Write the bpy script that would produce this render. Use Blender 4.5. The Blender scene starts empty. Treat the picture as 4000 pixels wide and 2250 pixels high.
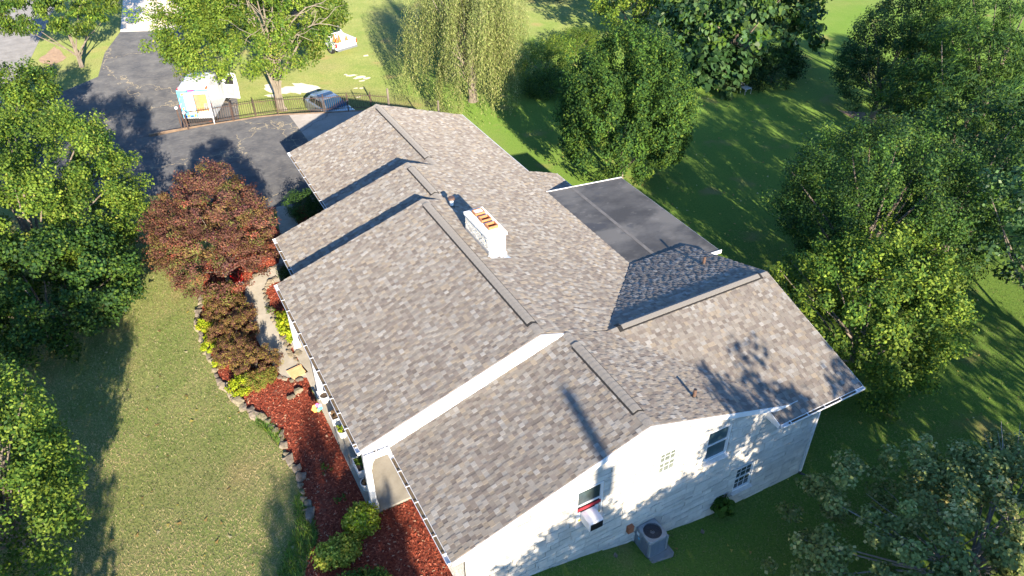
import bpy, math, random
import numpy as np
from mathutils import Vector, Matrix
R = math.radians
scene = bpy.context.scene
COL = scene.collection
rnd = random.Random(7)

# ------------------------------------------------------------------ camera, sky, sun, exposure
cam_d = bpy.data.cameras.new('camera'); cam = bpy.data.objects.new('camera', cam_d); COL.objects.link(cam)
cam_d.sensor_width = 36.0; cam_d.lens = 36.0 * 3024.08 / 4000.0; cam_d.clip_end = 2000; cam_d.clip_start = 0.1
yaw, pit, rol = R(27.941), R(36.826), R(-0.622)
Fv = Vector((math.sin(yaw)*math.cos(pit), math.cos(yaw)*math.cos(pit), -math.sin(pit)))
R0 = Vector((math.cos(yaw), -math.sin(yaw), 0)); U0 = R0.cross(Fv)
Rv = R0*math.cos(rol) + U0*math.sin(rol); Uv = -R0*math.sin(rol) + U0*math.cos(rol)
M4 = Matrix((Rv, Uv, -Fv)).transposed().to_4x4(); M4.translation = Vector((-10.105, -11.10, 20.15))
cam.matrix_world = M4
scene.camera = cam
SUN = Vector((-0.13, -0.93, 0.345)).normalized()
sun_el = math.asin(SUN.z); sun_az = math.atan2(SUN.x, SUN.y)
world = bpy.data.worlds.new('World'); scene.world = world; world.use_nodes = True
wn = world.node_tree.nodes; wn.clear()
sky = wn.new('ShaderNodeTexSky'); sky.sky_type = 'NISHITA'; sky.sun_disc = False
sky.sun_elevation = sun_el; sky.sun_rotation = sun_az; sky.air_density = 1.0; sky.dust_density = 0.1; sky.ozone_density = 6.0
bg = wn.new('ShaderNodeBackground'); bg.inputs[1].default_value = 0.15
wo = wn.new('ShaderNodeOutputWorld')
world.node_tree.links.new(sky.outputs[0], bg.inputs[0]); world.node_tree.links.new(bg.outputs[0], wo.inputs[0])
sd = bpy.data.lights.new('sun', 'SUN'); sd.energy = 5.0; sd.angle = R(0.53); sd.color = (1.0, 0.87, 0.70)
so = bpy.data.objects.new('sun', sd); COL.objects.link(so)
so.rotation_euler = (-SUN).to_track_quat('-Z', 'Y').to_euler(); so.location = (0, -30, 30)
scene.view_settings.view_transform = 'Standard'; scene.view_settings.look = 'None'
scene.view_settings.gamma = 1.0; scene.view_settings.use_curve_mapping = False
scene.view_settings.exposure = 1.45
scene.render.engine = 'CYCLES'
scene.cycles.max_bounces = 6; scene.cycles.transparent_max_bounces = 6
scene.cycles.diffuse_bounces = 4; scene.cycles.glossy_bounces = 2; scene.cycles.transmission_bounces = 4

# ------------------------------------------------------------------ object helpers
def tag(o, label=None, cat=None, group=None, kind=None):
    if label: o['label'] = label
    if cat: o['category'] = cat
    if group: o['group'] = group
    if kind: o['kind'] = kind
    return o
def empty(name, loc, label, cat, group=None, rz=0.0):
    o = bpy.data.objects.new(name, None); COL.objects.link(o)
    o.location = loc; o.rotation_euler = (0, 0, rz); o.empty_display_size = 0.3
    return tag(o, label, cat, group)
def link(name, me, parent=None, loc=(0, 0, 0), rot=(0, 0, 0), scale=(1, 1, 1)):
    o = bpy.data.objects.new(name, me); COL.objects.link(o)
    o.location = loc; o.rotation_euler = rot; o.scale = scale
    if parent is not None: o.parent = parent
    return o
def origin(p):
    v = Vector((0, 0, 0))
    while p is not None:
        v += p.location; p = p.parent
    return v
def npmesh(name, V, F, mat, col=None, smooth=False):
    """V (n,3), F (m,k) quads or tris, col (m,3) face colour attribute 'tint'"""
    me = bpy.data.meshes.new(name); V = np.asarray(V, np.float32); F = np.asarray(F, np.int32)
    m, k = F.shape
    me.vertices.add(len(V)); me.vertices.foreach_set('co', V.ravel())
    me.loops.add(m*k); me.loops.foreach_set('vertex_index', F.ravel())
    me.polygons.add(m); me.polygons.foreach_set('loop_start', np.arange(0, m*k, k, dtype=np.int32))
    try: me.polygons.foreach_set('loop_total', np.full(m, k, np.int32))
    except Exception: pass
    me.update(calc_edges=True)
    if col is not None:
        a = me.attributes.new('tint', 'FLOAT_COLOR', 'FACE')
        c = np.ones((m, 4), np.float32); c[:, :3] = col; a.data.foreach_set('color', c.ravel())
    me.materials.append(mat)
    if smooth: me.polygons.foreach_set('use_smooth', np.ones(m, bool))
    return me
class MB:
    def __init__(s): s.v = []; s.f = []; s.m = []; s.c = []; s.mi = 0; s.col = (1, 1, 1)
    def add(s, vs, fs):
        o = len(s.v); s.v += [tuple(p) for p in vs]
        for f in fs: s.f.append([i+o for i in f]); s.m.append(s.mi); s.c.append(s.col)
        return s
    def box(s, x0, x1, y0, y1, z0, z1, rz=0.0, about=None):
        vs = [(x, y, z) for z in (z0, z1) for (x, y) in ((x0, y0), (x1, y0), (x1, y1), (x0, y1))]
        if rz:
            cx, cy = about or ((x0+x1)/2, (y0+y1)/2); c, n = math.cos(rz), math.sin(rz)
            vs = [(cx+(x-cx)*c-(y-cy)*n, cy+(x-cx)*n+(y-cy)*c, z) for x, y, z in vs]
        return s.add(vs, [(3, 2, 1, 0), (4, 5, 6, 7), (0, 1, 5, 4), (1, 2, 6, 5), (2, 3, 7, 6), (3, 0, 4, 7)])
    def bar(s, a, b, w, h=None, up=(0, 0, 1)):
        a, b = Vector(a), Vector(b); h = h or w; d = (b-a).normalized(); u = Vector(up)
        if abs(d.dot(u)) > .95: u = Vector((0, 1, 0))
        r = d.cross(u).normalized(); u = r.cross(d)
        vs = [p + r*(w/2*i) + u*(h/2*j) for p in (a, b) for (i, j) in ((-1, -1), (1, -1), (1, 1), (-1, 1))]
        return s.add(vs, [(0, 1, 2, 3), (7, 6, 5, 4), (0, 4, 5, 1), (1, 5, 6, 2), (2, 6, 7, 3), (3, 7, 4, 0)])
    def tube(s, pts, rad, n=8, cap=True):
        pts = [Vector(p) for p in pts]; rings = []
        prev = None
        for i, p in enumerate(pts):
            d = (pts[min(i+1, len(pts)-1)] - pts[max(i-1, 0)]).normalized()
            u = prev if prev is not None else (Vector((1, 0, 0)) if abs(d.x) < .9 else Vector((0, 1, 0)))
            r = d.cross(u)
            if r.length < 1e-4: r = d.orthogonal()
            r.normalize(); w = r.cross(d).normalized(); prev = w
            q = rad[i] if isinstance(rad, (list, tuple)) else rad
            rings.append([p + (r*math.cos(t) + w*math.sin(t))*q for t in [2*math.pi*k/n for k in range(n)]])
        vs = [v for rg in rings for v in rg]; fs = []
        for i in range(len(rings)-1):
            for k in range(n):
                a, b = i*n+k, i*n+(k+1) % n; fs.append((a, b, b+n, a+n))
        if cap: fs.append(tuple(range(n))[::-1]); fs.append(tuple((len(rings)-1)*n+k for k in range(n)))
        return s.add(vs, fs)
    def prism(s, poly, lo, hi, axis='z'):
        """poly: 2-D points; extruded between lo and hi along axis (z: xy, y: xz, x: yz)"""
        def P(a, b, t): return (a, b, t) if axis == 'z' else ((a, t, b) if axis == 'y' else (t, a, b))
        n = len(poly); vs = [P(a, b, lo) for a, b in poly] + [P(a, b, hi) for a, b in poly]
        fs = [tuple(range(n))[::-1], tuple(range(n, 2*n))] + [(i, (i+1) % n, (i+1) % n+n, i+n) for i in range(n)]
        return s.add(vs, fs)
    def loft(s, rings, cap=True):
        n = len(rings[0]); vs = [p for r in rings for p in r]; fs = []
        for i in range(len(rings)-1):
            for k in range(n): fs.append((i*n+k, i*n+(k+1) % n, (i+1)*n+(k+1) % n, (i+1)*n+k))
        if cap: fs.append(tuple(range(n))[::-1]); fs.append(tuple((len(rings)-1)*n+k for k in range(n)))
        return s.add(vs, fs)
    def mesh(s, name, mats, off=(0, 0, 0), smooth=False, tint=False, bevel=None):
        me = bpy.data.meshes.new(name)
        me.from_pydata([(v[0]-off[0], v[1]-off[1], v[2]-off[2]) for v in s.v], [], s.f)
        for m in (mats if isinstance(mats, (list, tuple)) else [mats]): me.materials.append(m)
        for p, i in zip(me.polygons, s.m): p.material_index = i; p.use_smooth = smooth
        if tint:
            a = me.attributes.new('tint', 'FLOAT_COLOR', 'FACE')
            a.data.foreach_set('color', np.array([tuple(c)+(1,) for c in s.c], np.float32).ravel())
        import bmesh
        bm = bmesh.new(); bm.from_mesh(me); bmesh.ops.recalc_face_normals(bm, faces=bm.faces)
        if bevel: bmesh.ops.bevel(bm, geom=bm.edges[:], offset=bevel, segments=2, affect='EDGES', clamp_overlap=True)
        bm.to_mesh(me); bm.free()
        return me
    def part(s, name, mats, parent, **k):
        """geometry given in world coordinates, parented to an unrotated thing"""
        return link(name, s.mesh(name, mats, off=origin(parent), **k), parent)
    def local(s, name, mats, parent, **k): return link(name, s.mesh(name, mats, **k), parent)
    def top(s, name, mats, loc, label=None, cat=None, group=None, kind=None, **k):
        return tag(link(name, s.mesh(name, mats, off=loc, **k), None, loc), label, cat, group, kind)

# ------------------------------------------------------------------ material helpers
def mat(name, col=(.5, .5, .5), rough=.8, col2=None, scale=5.0, detail=6, bump=0.0, bscale=None, metal=0.0, tint=False,
        trans=0.0, spec=None, stretch=None, contrast=(.35, .65), extra=None, coord='Object'):
    m = bpy.data.materials.new(name); m.use_nodes = True; nt = m.node_tree; N = nt.nodes; L = nt.links
    b = N['Principled BSDF']; b.inputs['Roughness'].default_value = rough; b.inputs['Metallic'].default_value = metal
    if spec is not None: b.inputs['Specular IOR Level'].default_value = spec
    if rough >= .85: b.inputs['Diffuse Roughness'].default_value = 1.0
    tc = N.new('ShaderNodeTexCoord'); mp = N.new('ShaderNodeMapping'); L.new(tc.outputs[coord], mp.inputs[0])
    if stretch: mp.inputs['Scale'].default_value = stretch
    cur = None
    if col2 is not None:
        n = N.new('ShaderNodeTexNoise'); n.inputs['Scale'].default_value = scale; n.inputs['Detail'].default_value = detail
        n.inputs['Roughness'].default_value = .65; L.new(mp.outputs[0], n.inputs['Vector'])
        rp = N.new('ShaderNodeValToRGB'); rp.color_ramp.elements[0].position = contrast[0]; rp.color_ramp.elements[1].position = contrast[1]
        rp.color_ramp.elements[0].color = (*col, 1); rp.color_ramp.elements[1].color = (*col2, 1)
        L.new(n.outputs[0], rp.inputs[0]); cur = rp.outputs[0]
    if tint:
        at = N.new('ShaderNodeAttribute'); at.attribute_name = 'tint'
        if cur is None: cur = at.outputs['Color']
        else:
            mx = N.new('ShaderNodeMix'); mx.data_type = 'RGBA'; mx.blend_type = 'MULTIPLY'; mx.inputs[0].default_value = 1
            L.new(cur, mx.inputs[6]); L.new(at.outputs['Color'], mx.inputs[7]); cur = mx.outputs[2]
    if extra: cur = extra(nt, mp, cur)
    if cur is None: b.inputs['Base Color'].default_value = (*col, 1)
    else: L.new(cur, b.inputs['Base Color'])
    if bump:
        n2 = N.new('ShaderNodeTexNoise'); n2.inputs['Scale'].default_value = bscale or scale*4; n2.inputs['Detail'].default_value = 5
        L.new(mp.outputs[0], n2.inputs['Vector']); bp = N.new('ShaderNodeBump'); bp.inputs['Strength'].default_value = bump
        bp.inputs['Distance'].default_value = .02; L.new(n2.outputs[0], bp.inputs['Height']); L.new(bp.outputs[0], b.inputs['Normal'])
    if trans:
        tr = N.new('ShaderNodeBsdfTranslucent'); ms = N.new('ShaderNodeMixShader'); ms.inputs[0].default_value = trans
        if cur is None: tr.inputs[0].default_value = (*col, 1)
        else: L.new(cur, tr.inputs[0])
        L.new(b.outputs[0], ms.inputs[1]); L.new(tr.outputs[0], ms.inputs[2]); L.new(ms.outputs[0], N['Material Output'].inputs[0])
    return m
def noise_mix(scale, lo, hi, colour, fac=1.0, stretch=None, detail=5):
    """mixes a further colour in where a second noise is high"""
    def f(nt, mp, cur):
        N, L = nt.nodes, nt.links
        n = N.new('ShaderNodeTexNoise'); n.inputs['Scale'].default_value = scale; n.inputs['Detail'].default_value = detail
        src = mp.outputs[0]
        if stretch:
            m2 = N.new('ShaderNodeMapping'); m2.inputs['Scale'].default_value = stretch; m2.inputs['Location'].default_value = (3.1, 7.7, 1.3)
            L.new(src, m2.inputs[0]); src = m2.outputs[0]
        L.new(src, n.inputs['Vector'])
        mr = N.new('ShaderNodeMapRange'); mr.inputs[1].default_value = lo; mr.inputs[2].default_value = hi; mr.inputs[4].default_value = fac
        L.new(n.outputs[0], mr.inputs[0])
        mx = N.new('ShaderNodeMix'); mx.data_type = 'RGBA'; L.new(mr.outputs[0], mx.inputs[0])
        L.new(cur, mx.inputs[6]); mx.inputs[7].default_value = (*colour, 1)
        return mx.outputs[2]
    return f
def chain(*fs):
    def f(nt, mp, cur):
        for g in fs: cur = g(nt, mp, cur)
        return cur
    return f
def cracks(scale, width, colour, fac=1.0, warp=.6):
    def f(nt, mp, cur):
        N, L = nt.nodes, nt.links
        nz = N.new('ShaderNodeTexNoise'); nz.inputs['Scale'].default_value = 1.2; nz.inputs['Detail'].default_value = 6
        L.new(mp.outputs[0], nz.inputs['Vector'])
        va = N.new('ShaderNodeVectorMath'); va.operation = 'MULTIPLY_ADD'; va.inputs[1].default_value = (warp*2,)*3
        L.new(nz.outputs['Color'], va.inputs[0]); L.new(mp.outputs[0], va.inputs[2])
        v = N.new('ShaderNodeTexVoronoi'); v.feature = 'DISTANCE_TO_EDGE'; v.inputs['Scale'].default_value = scale
        L.new(va.outputs[0], v.inputs['Vector'])
        mr = N.new('ShaderNodeMapRange'); mr.inputs[1].default_value = 0; mr.inputs[2].default_value = width
        mr.inputs[3].default_value = fac; mr.inputs[4].default_value = 0; L.new(v.outputs['Distance'], mr.inputs[0])
        mx = N.new('ShaderNodeMix'); mx.data_type = 'RGBA'; L.new(mr.outputs[0], mx.inputs[0])
        L.new(cur, mx.inputs[6]); mx.inputs[7].default_value = (*colour, 1)
        return mx.outputs[2]
    return f

M = {}
def green_side(nt, mp, cur):
    N, L = nt.nodes, nt.links
    sx = N.new('ShaderNodeSeparateXYZ'); L.new(mp.outputs[0], sx.inputs[0])
    nz = N.new('ShaderNodeTexNoise'); nz.inputs['Scale'].default_value = .25; nz.inputs['Detail'].default_value = 4; L.new(mp.outputs[0], nz.inputs['Vector'])
    def ma(op, a, b_):
        n = N.new('ShaderNodeMath'); n.operation = op
        for i, v in enumerate((a, b_)):
            if isinstance(v, (int, float)): n.inputs[i].default_value = v
            else: L.new(v, n.inputs[i])
        return n.outputs[0]
    def mr(v, a, b_):
        n = N.new('ShaderNodeMapRange'); n.inputs[1].default_value = a; n.inputs[2].default_value = b_; L.new(v, n.inputs[0]); return n.outputs[0]
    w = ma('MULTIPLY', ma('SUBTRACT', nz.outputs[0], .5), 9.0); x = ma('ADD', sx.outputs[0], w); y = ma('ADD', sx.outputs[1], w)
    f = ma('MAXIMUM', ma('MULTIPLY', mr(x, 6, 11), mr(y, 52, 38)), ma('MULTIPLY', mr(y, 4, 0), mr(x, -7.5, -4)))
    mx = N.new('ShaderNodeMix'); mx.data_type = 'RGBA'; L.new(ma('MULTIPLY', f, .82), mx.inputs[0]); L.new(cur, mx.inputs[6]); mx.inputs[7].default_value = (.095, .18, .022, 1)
    return mx.outputs[2]
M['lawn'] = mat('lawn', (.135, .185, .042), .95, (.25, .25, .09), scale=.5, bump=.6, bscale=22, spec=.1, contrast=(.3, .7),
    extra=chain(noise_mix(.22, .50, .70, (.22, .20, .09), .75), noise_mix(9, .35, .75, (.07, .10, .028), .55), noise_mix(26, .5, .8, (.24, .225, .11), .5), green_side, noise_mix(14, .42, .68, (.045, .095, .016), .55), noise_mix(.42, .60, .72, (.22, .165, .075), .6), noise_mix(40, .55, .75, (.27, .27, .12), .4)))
M['asphalt'] = mat('asphalt', (.052, .054, .060), .9, (.098, .098, .098), scale=.9, bump=.4, bscale=60, spec=.2,
    extra=chain(noise_mix(3.0, .52, .75, (.16, .15, .14), .5, (1, 3.5, 1)), cracks(.11, .006, (.30, .25, .16), .8, 1.4), cracks(.4, .004, (.20, .19, .17), .35, 1.0)))
M['road'] = mat('road', (.13, .127, .123), .9, (.18, .175, .17), scale=1.5, bump=.3, bscale=50, spec=.2)
M['yellow'] = mat('yellow_paint', (.75, .46, .05), .7, (.6, .36, .05), scale=6)
M['concrete'] = mat('concrete', (.29, .265, .215), .9, (.37, .34, .285), scale=1.4, bump=.3, bscale=40, spec=.2,
    extra=chain(noise_mix(6, .5, .8, (.22, .19, .15), .5)))
M['slab'] = mat('slab_concrete', (.21, .195, .175), .9, (.28, .26, .24), scale=.8, bump=.3, bscale=40, spec=.2,
    extra=chain(noise_mix(5, .5, .8, (.17, .155, .14), .5), cracks(.12, .008, (.10, .09, .08), .7, .5)))
M['apron'] = mat('apron_concrete', (.42, .37, .30), .9, (.50, .46, .40), scale=.7, bump=.2, bscale=30,
    extra=noise_mix(1.0, .5, .7, (.32, .22, .14), .6, (1, 3, 1)))
M['mulch'] = mat('mulch', (.15, .032, .020), .95, (.28, .075, .045), scale=9, bump=1.0, bscale=45, spec=.05, stretch=(1, 1.6, 1),
    extra=chain(noise_mix(.8, .55, .8, (.24, .13, .09), .45)))
M['chip'] = mat('mulch_chip', rough=.9, tint=True, spec=.1)
M['gravel'] = mat('gravel', (.34, .31, .24), .95, (.50, .46, .38), scale=14, bump=.8, bscale=40)
M['dirt'] = mat('dirt', (.16, .11, .075), .95, (.24, .17, .11), scale=3, bump=.6, bscale=30)
M['stone'] = mat('stone', (.13, .11, .082), .9, (.27, .24, .19), scale=6, bump=.7, bscale=14, tint=True)
M['shingle'] = mat('shingle', (.82, .82, .82), .92, (1.12, 1.12, 1.12), scale=60, detail=3, tint=True, bump=.35, bscale=160, spec=.15,
    extra=chain(noise_mix(.55, .48, .72, (.125, .112, .10), .22), noise_mix(1.3, .55, .8, (.24, .225, .20), .20, (1, 3, 1))))
M['cap'] = mat('cap_shingle', (.175, .162, .143), .92, (.225, .21, .19), scale=30, bump=.3, bscale=160, spec=.15)
M['deck'] = mat('roof_deck', (.10, .09, .08), .9)
M['foam_shade'] = mat('vent_foam_gap_shade', (.018, .016, .014), .9)  # vent foam, also the painted shadow line beside the caps
M['white'] = mat('white_paint', (.80, .80, .79), .45, (.74, .73, .71), scale=2.5)
M['soffit'] = mat('soffit', (.70, .70, .70), .6, (.62, .62, .62), scale=1)
M['block'] = mat('block', (.50, .475, .41), .9, (.62, .59, .52), scale=1.6, bump=.9, bscale=18, tint=True,
    extra=chain(noise_mix(5, .50, .75, (.42, .385, .315), .6), noise_mix(.7, .55, .7, (.46, .43, .355), .5, (1, 1, 2.5))))
M['mortar'] = mat('mortar', (.17, .155, .13), .95, (.24, .22, .19), scale=6, bump=.3)
M['rubber'] = mat('rubber_roof', (.062, .057, .050), .7, (.112, .103, .090), scale=.55, spec=.4, stretch=(1, 1.6, 1), contrast=(.4, .62),
    extra=chain(noise_mix(.35, .52, .60, (.17, .155, .13), .7), noise_mix(.9, .58, .66, (.055, .055, .058), .6), noise_mix(2.6, .62, .72, (.22, .20, .17), .35)))
M['seam'] = mat('seam', (.13, .118, .10), .8, (.19, .17, .145), scale=3)
M['brick'] = mat('painted_brick', (.52, .50, .44), .85, (.66, .64, .59), scale=9, bump=.5, bscale=40, tint=True)
M['bmortar'] = mat('brick_mortar', (.10, .09, .07), .95, (.20, .18, .15), scale=14)
M['crown'] = mat('chimney_crown', (.52, .50, .46), .9, (.66, .64, .60), scale=7, bump=.4)
M['terracotta'] = mat('terracotta', (.46, .17, .065), .8, (.58, .24, .10), scale=10)
M['metal'] = mat('flashing', (.62, .62, .60), .45, (.50, .50, .49), scale=8, metal=.4)
M['leafdirt'] = mat('gutter_debris', (.06, .045, .03), .95, (.15, .11, .06), scale=12, bump=.5)
M['brown'] = mat('brown_pipe', (.09, .05, .035), .7, (.15, .09, .06), scale=12)
M['black'] = mat('black', (.012, .012, .013), .6)
M['iron'] = mat('iron', (.045, .032, .026), .6, (.10, .055, .038), scale=8)
M['glass'] = mat('window_glass', (.035, .045, .045), .06, (.06, .085, .085), scale=2.5, spec=.6)
M['screen'] = mat('window_screen', (.05, .085, .095), .3, (.08, .13, .14), scale=4)
M['reflectglass'] = mat('painted_reflection_glass', (.10, .12, .10), .25, (.19, .21, .17), scale=3)  # pale pane colour stands in for a reflection in the glass
M['sash'] = mat('sash', (.66, .68, .68), .5, (.58, .60, .60), scale=5)
M['red'] = mat('red_fabric', (.42, .02, .03), .8, (.25, .02, .03), scale=6)
M['carwhite'] = mat('car_white', (.78, .79, .80), .22, spec=.6)
M['carsilver'] = mat('car_silver', (.36, .39, .42), .28, metal=.55)
M['carglass'] = mat('car_glass', (.015, .022, .03), .05, spec=.7)
M['blueglass'] = mat('windshield', (.02, .06, .11), .06, spec=.7)
M['tyre'] = mat('tyre', (.015, .015, .015), .9)
M['plastic'] = mat('black_plastic', (.025, .026, .028), .55)
M['tail'] = mat('tail_red', (.55, .01, .01), .3)
M['amber'] = mat('amber', (.7, .16, .03), .4)
M['orange'] = mat('orange_plastic', (.75, .17, .03), .6)
M['wood'] = mat('plywood', (.42, .22, .08), .8, (.52, .29, .12), scale=4, stretch=(1, 1, 4))
M['card'] = mat('cardboard', (.36, .22, .11), .85, (.42, .27, .15), scale=5)
M['wrap'] = mat('van_wrap', (.10, .50, .72), .3, (.22, .62, .80), scale=1.5)
M['yel'] = mat('wrap_yellow', (.80, .55, .06), .4)
M['blue'] = mat('wrap_blue', (.03, .12, .50), .4)
M['acgrey'] = mat('ac_grey', (.23, .25, .26), .5, (.29, .31, .32), scale=4)
M['acdark'] = mat('ac_coil', (.03, .035, .045), .6, (.06, .065, .08), scale=40)
M['fan'] = mat('fan_blade', (.33, .35, .37), .45, metal=.3)
M['rust'] = mat('rust_box', (.30, .10, .045), .8, (.40, .15, .07), scale=14)
M['pot'] = mat('white_pot', (.78, .77, .75), .5, (.68, .66, .62), scale=6)
M['soil'] = mat('soil', (.05, .035, .025), .95, (.10, .07, .05), scale=30, bump=.6)
M['tanslab'] = mat('tan_paver', (.55, .33, .15), .85, (.66, .42, .21), scale=5, bump=.3)
M['bark'] = mat('bark', (.13, .105, .08), .95, (.25, .21, .165), scale=7, bump=1, bscale=20, stretch=(1, 1, .25))
M['palebark'] = mat('pale_bark', (.15, .125, .09), .9, (.27, .235, .18), scale=4, bump=.7, bscale=16, stretch=(1, 1, .4))
M['greybark'] = mat('grey_bark', (.22, .20, .18), .9, (.34, .31, .29), scale=6, bump=.7, bscale=18)
M['leaf'] = mat('leaf', rough=.6, tint=True, trans=.30, spec=.18)
M['leafmatte'] = mat('leaf_matte', rough=.75, tint=True, trans=.25, spec=.15)
M['blade'] = mat('grass_blade', rough=.8, tint=True, trans=.25, spec=.15)
for nm, c in dict(pk=(.75, .08, .45), or_=(.85, .30, .03), ye=(.85, .55, .05), gr=(.10, .50, .15), cy=(.03, .35, .75), pu=(.28, .22, .75)).items():
    M['petal_'+nm] = mat('petal_'+nm, c, .4)

# ------------------------------------------------------------------ terrain
def sst(a, b, x):
    t = np.clip((x-a)/(b-a), 0, 1); return t*t*(3-2*t)
def T(x, y=0): return -1.75*sst(-4.6, 4.5, x) - 0.03*np.clip(np.asarray(x, float)-4.5, 0, 60) - .30*sst(-10, -8, x)*(1-sst(-4.5, -2.5, x))*sst(36.15, 36.4, y)*(1-sst(41, 47, y))
xs = np.concatenate([np.arange(-90, -20, 5), np.arange(-20, 44, .5), np.arange(44, 210, 6)])
ys = np.concatenate([np.arange(-70, -20, 5), np.sort(np.append(np.arange(-20, 90, 1.0), [36.15, 36.25, 36.4])), np.arange(90, 300, 8)])
XX, YY = np.meshgrid(xs, ys); ZZ = T(XX, YY)
idx = np.arange(XX.size).reshape(XX.shape)
F4 = np.stack([idx[:-1, :-1], idx[:-1, 1:], idx[1:, 1:], idx[1:, :-1]], -1).reshape(-1, 4)
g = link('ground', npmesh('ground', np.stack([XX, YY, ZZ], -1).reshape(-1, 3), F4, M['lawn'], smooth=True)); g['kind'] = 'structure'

def drape(name, poly, m, dz, zf=None, step=.5, ycuts=()):
    import bmesh
    bm = bmesh.new(); vs = [bm.verts.new((x, y, 0)) for x, y in poly]; bm.faces.new(vs)
    bmesh.ops.triangulate(bm, faces=bm.faces[:])
    x0, x1 = min(p[0] for p in poly), max(p[0] for p in poly)
    x = math.ceil(max(x0, -11.0 if ycuts else -5.0)/step)*step
    while x < min(x1, 44):
        bmesh.ops.bisect_plane(bm, geom=bm.verts[:]+bm.edges[:]+bm.faces[:], plane_co=(x, 0, 0), plane_no=(1, 0, 0)); x += step
    for y in ycuts: bmesh.ops.bisect_plane(bm, geom=bm.verts[:]+bm.edges[:]+bm.faces[:], plane_co=(0, y, 0), plane_no=(0, 1, 0))
    for v in bm.verts: v.co.z = (float(zf(v.co.x, v.co.y)) if zf else float(T(v.co.x))) + dz
    bmesh.ops.recalc_face_normals(bm, faces=bm.faces)
    if sum(f.normal.z for f in bm.faces) < 0: bmesh.ops.reverse_faces(bm, faces=bm.faces)
    me = bpy.data.meshes.new(name); bm.to_mesh(me); bm.free(); me.materials.append(m)
    o = link(name, me); o['kind'] = 'structure'; return o
def pip(px, py, poly):
    px = np.asarray(px); py = np.asarray(py); ins = np.zeros(px.shape, bool); n = len(poly); j = n-1
    for i in range(n):
        xi, yi = poly[i]; xj, yj = poly[j]
        c = ((yi > py) != (yj > py)) & (px < (xj-xi)*(py-yi)/((yj-yi) or 1e-9)+xi); ins ^= c; j = i
    return ins
def wob(poly, a=.12, step=.5, seed=1):
    r = random.Random(seed); out = []
    for i, p in enumerate(poly):
        q = poly[(i+1) % len(poly)]; L = math.dist(p, q); n = max(1, int(L/step))
        for k in range(n):
            t = k/n; out.append((p[0]+(q[0]-p[0])*t+(r.uniform(-a, a) if k else 0), p[1]+(q[1]-p[1])*t+(r.uniform(-a, a) if k else 0)))
    return out

fence_line = [(-7.2, 36.38), (-4.32, 36.0), (-3.0, 35.85), (-1.7, 35.51), (.94, 34.41), (2.31, 33.91), (3.61, 33.3), (4.5, 32.5), (6.6, 29.6)]
drive = [(-13.26,46.35),(-10.98,47.99),(-10.10,52.80),(-8.54,57.25),(-4.39,55.37),(-4.23,51.80),(-3.53,46.72),(-3.32,39.87),(-3.99,36.08)] + [(-4.6, 36.0), (-4.6, 24.2), (-4.78, 24.3), (-9.83, 28.65), (-10.7, 29.13), (-14, 30.5), (-19, 35), (-23, 41), (-20, 46)]
drape('driveway', drive, M['asphalt'], .012, lambda x, y: T(x, y), .5, [36.15, 36.25, 36.4]+list(range(37, 48)))
b = MB(); b.prism([(-4.602, 24.2)] + [(-4.602, 36.1), (-4.32, 36.08), (-3.0, 35.93), (-1.7, 35.59), (-1.12, 35.4), (-1.12, 24.0)], -2.2, .006)
b.top('driveway_apron', M['asphalt'], (-3, 30, 0), kind='structure')
b = MB(); b.prism([(-1.118, 24.0), (-1.118, 35.4), (.98, 34.49), (2.35, 33.99), (3.66, 33.38), (4.55, 32.55), (6.65, 29.6), (6.65, 24.0)], -2.4, .012)
b.top('parking_slab', M['slab'], (2, 30, 0), kind='structure')
road_c = lambda t: (-18.6+.178*(t-58), t)
b = MB(); L_, R_ = [], []
for t in range(-20, 160, 12): c = road_c(t); L_.append((c[0]-4.5, c[1])); R_.append((c[0]+4.3, c[1]))
drape('road', L_ + R_[::-1], M['road'], .010)
for o_ in (-.12, .12):
    pl = [(road_c(t)[0]+o_-.06, t) for t in (0, 60, 150)]; pr = [(road_c(t)[0]+o_+.06, t) for t in (0, 60, 150)]
    drape('road_marking', pl + pr[::-1], M['yellow'], .018)
drape('drive_entrance', [(-8.54,57.25),(-4.39,55.37),(-3.05,59.36),(-1.94,68.12),(-0.26,81.92),(-7.98,82.60),(-7.35,66.22)], M['apron'], .012)
drape('dirt_patch', wob([(-14.49,53.63),(-13.25,56.29),(-12.65,53.17),(-13.74,51.65)], .1), M['dirt'], .012)
def blobpoly(c, rx, ry, seed):
    r = random.Random(seed); n = 16; f = [r.uniform(.55, 1.15) for _ in range(n)]
    return [(c[0]+math.cos(2*math.pi*k/n)*rx*f[k], c[1]+math.sin(2*math.pi*k/n)*ry*f[k]) for k in range(n)]
for i, (c, rx, ry) in enumerate((((1.78,42.27), 1.0, 1.3), ((1.03,41.79), .9, .9), ((-0.49,41.55), .8, 1.1), ((2.03,41.61), .5, .4), ((5.73,43.99), .45, .25), ((6.11,43.35), .5, .28), ((6.52,42.98), .3, .22), ((5.36,44.35), .2, .15),
        ((6.06,42.63), .3, .15), ((5.16,41.46), .22, .12), ((5.52,41.29), .2, .12), ((8.12,47.59), .25, .2), ((4.77,39.80), .2, .1), ((-1.07,40.17), .5, .4))):
    drape('gravel_patch', blobpoly(c, rx, ry, i), M['gravel'], .014)
drape('bare_earth', wob([(34.02,23.07),(35.47,21.87),(34.50,19.50),(34.07,20.64)], .3, .5, 9), M['dirt'], .012)

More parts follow.
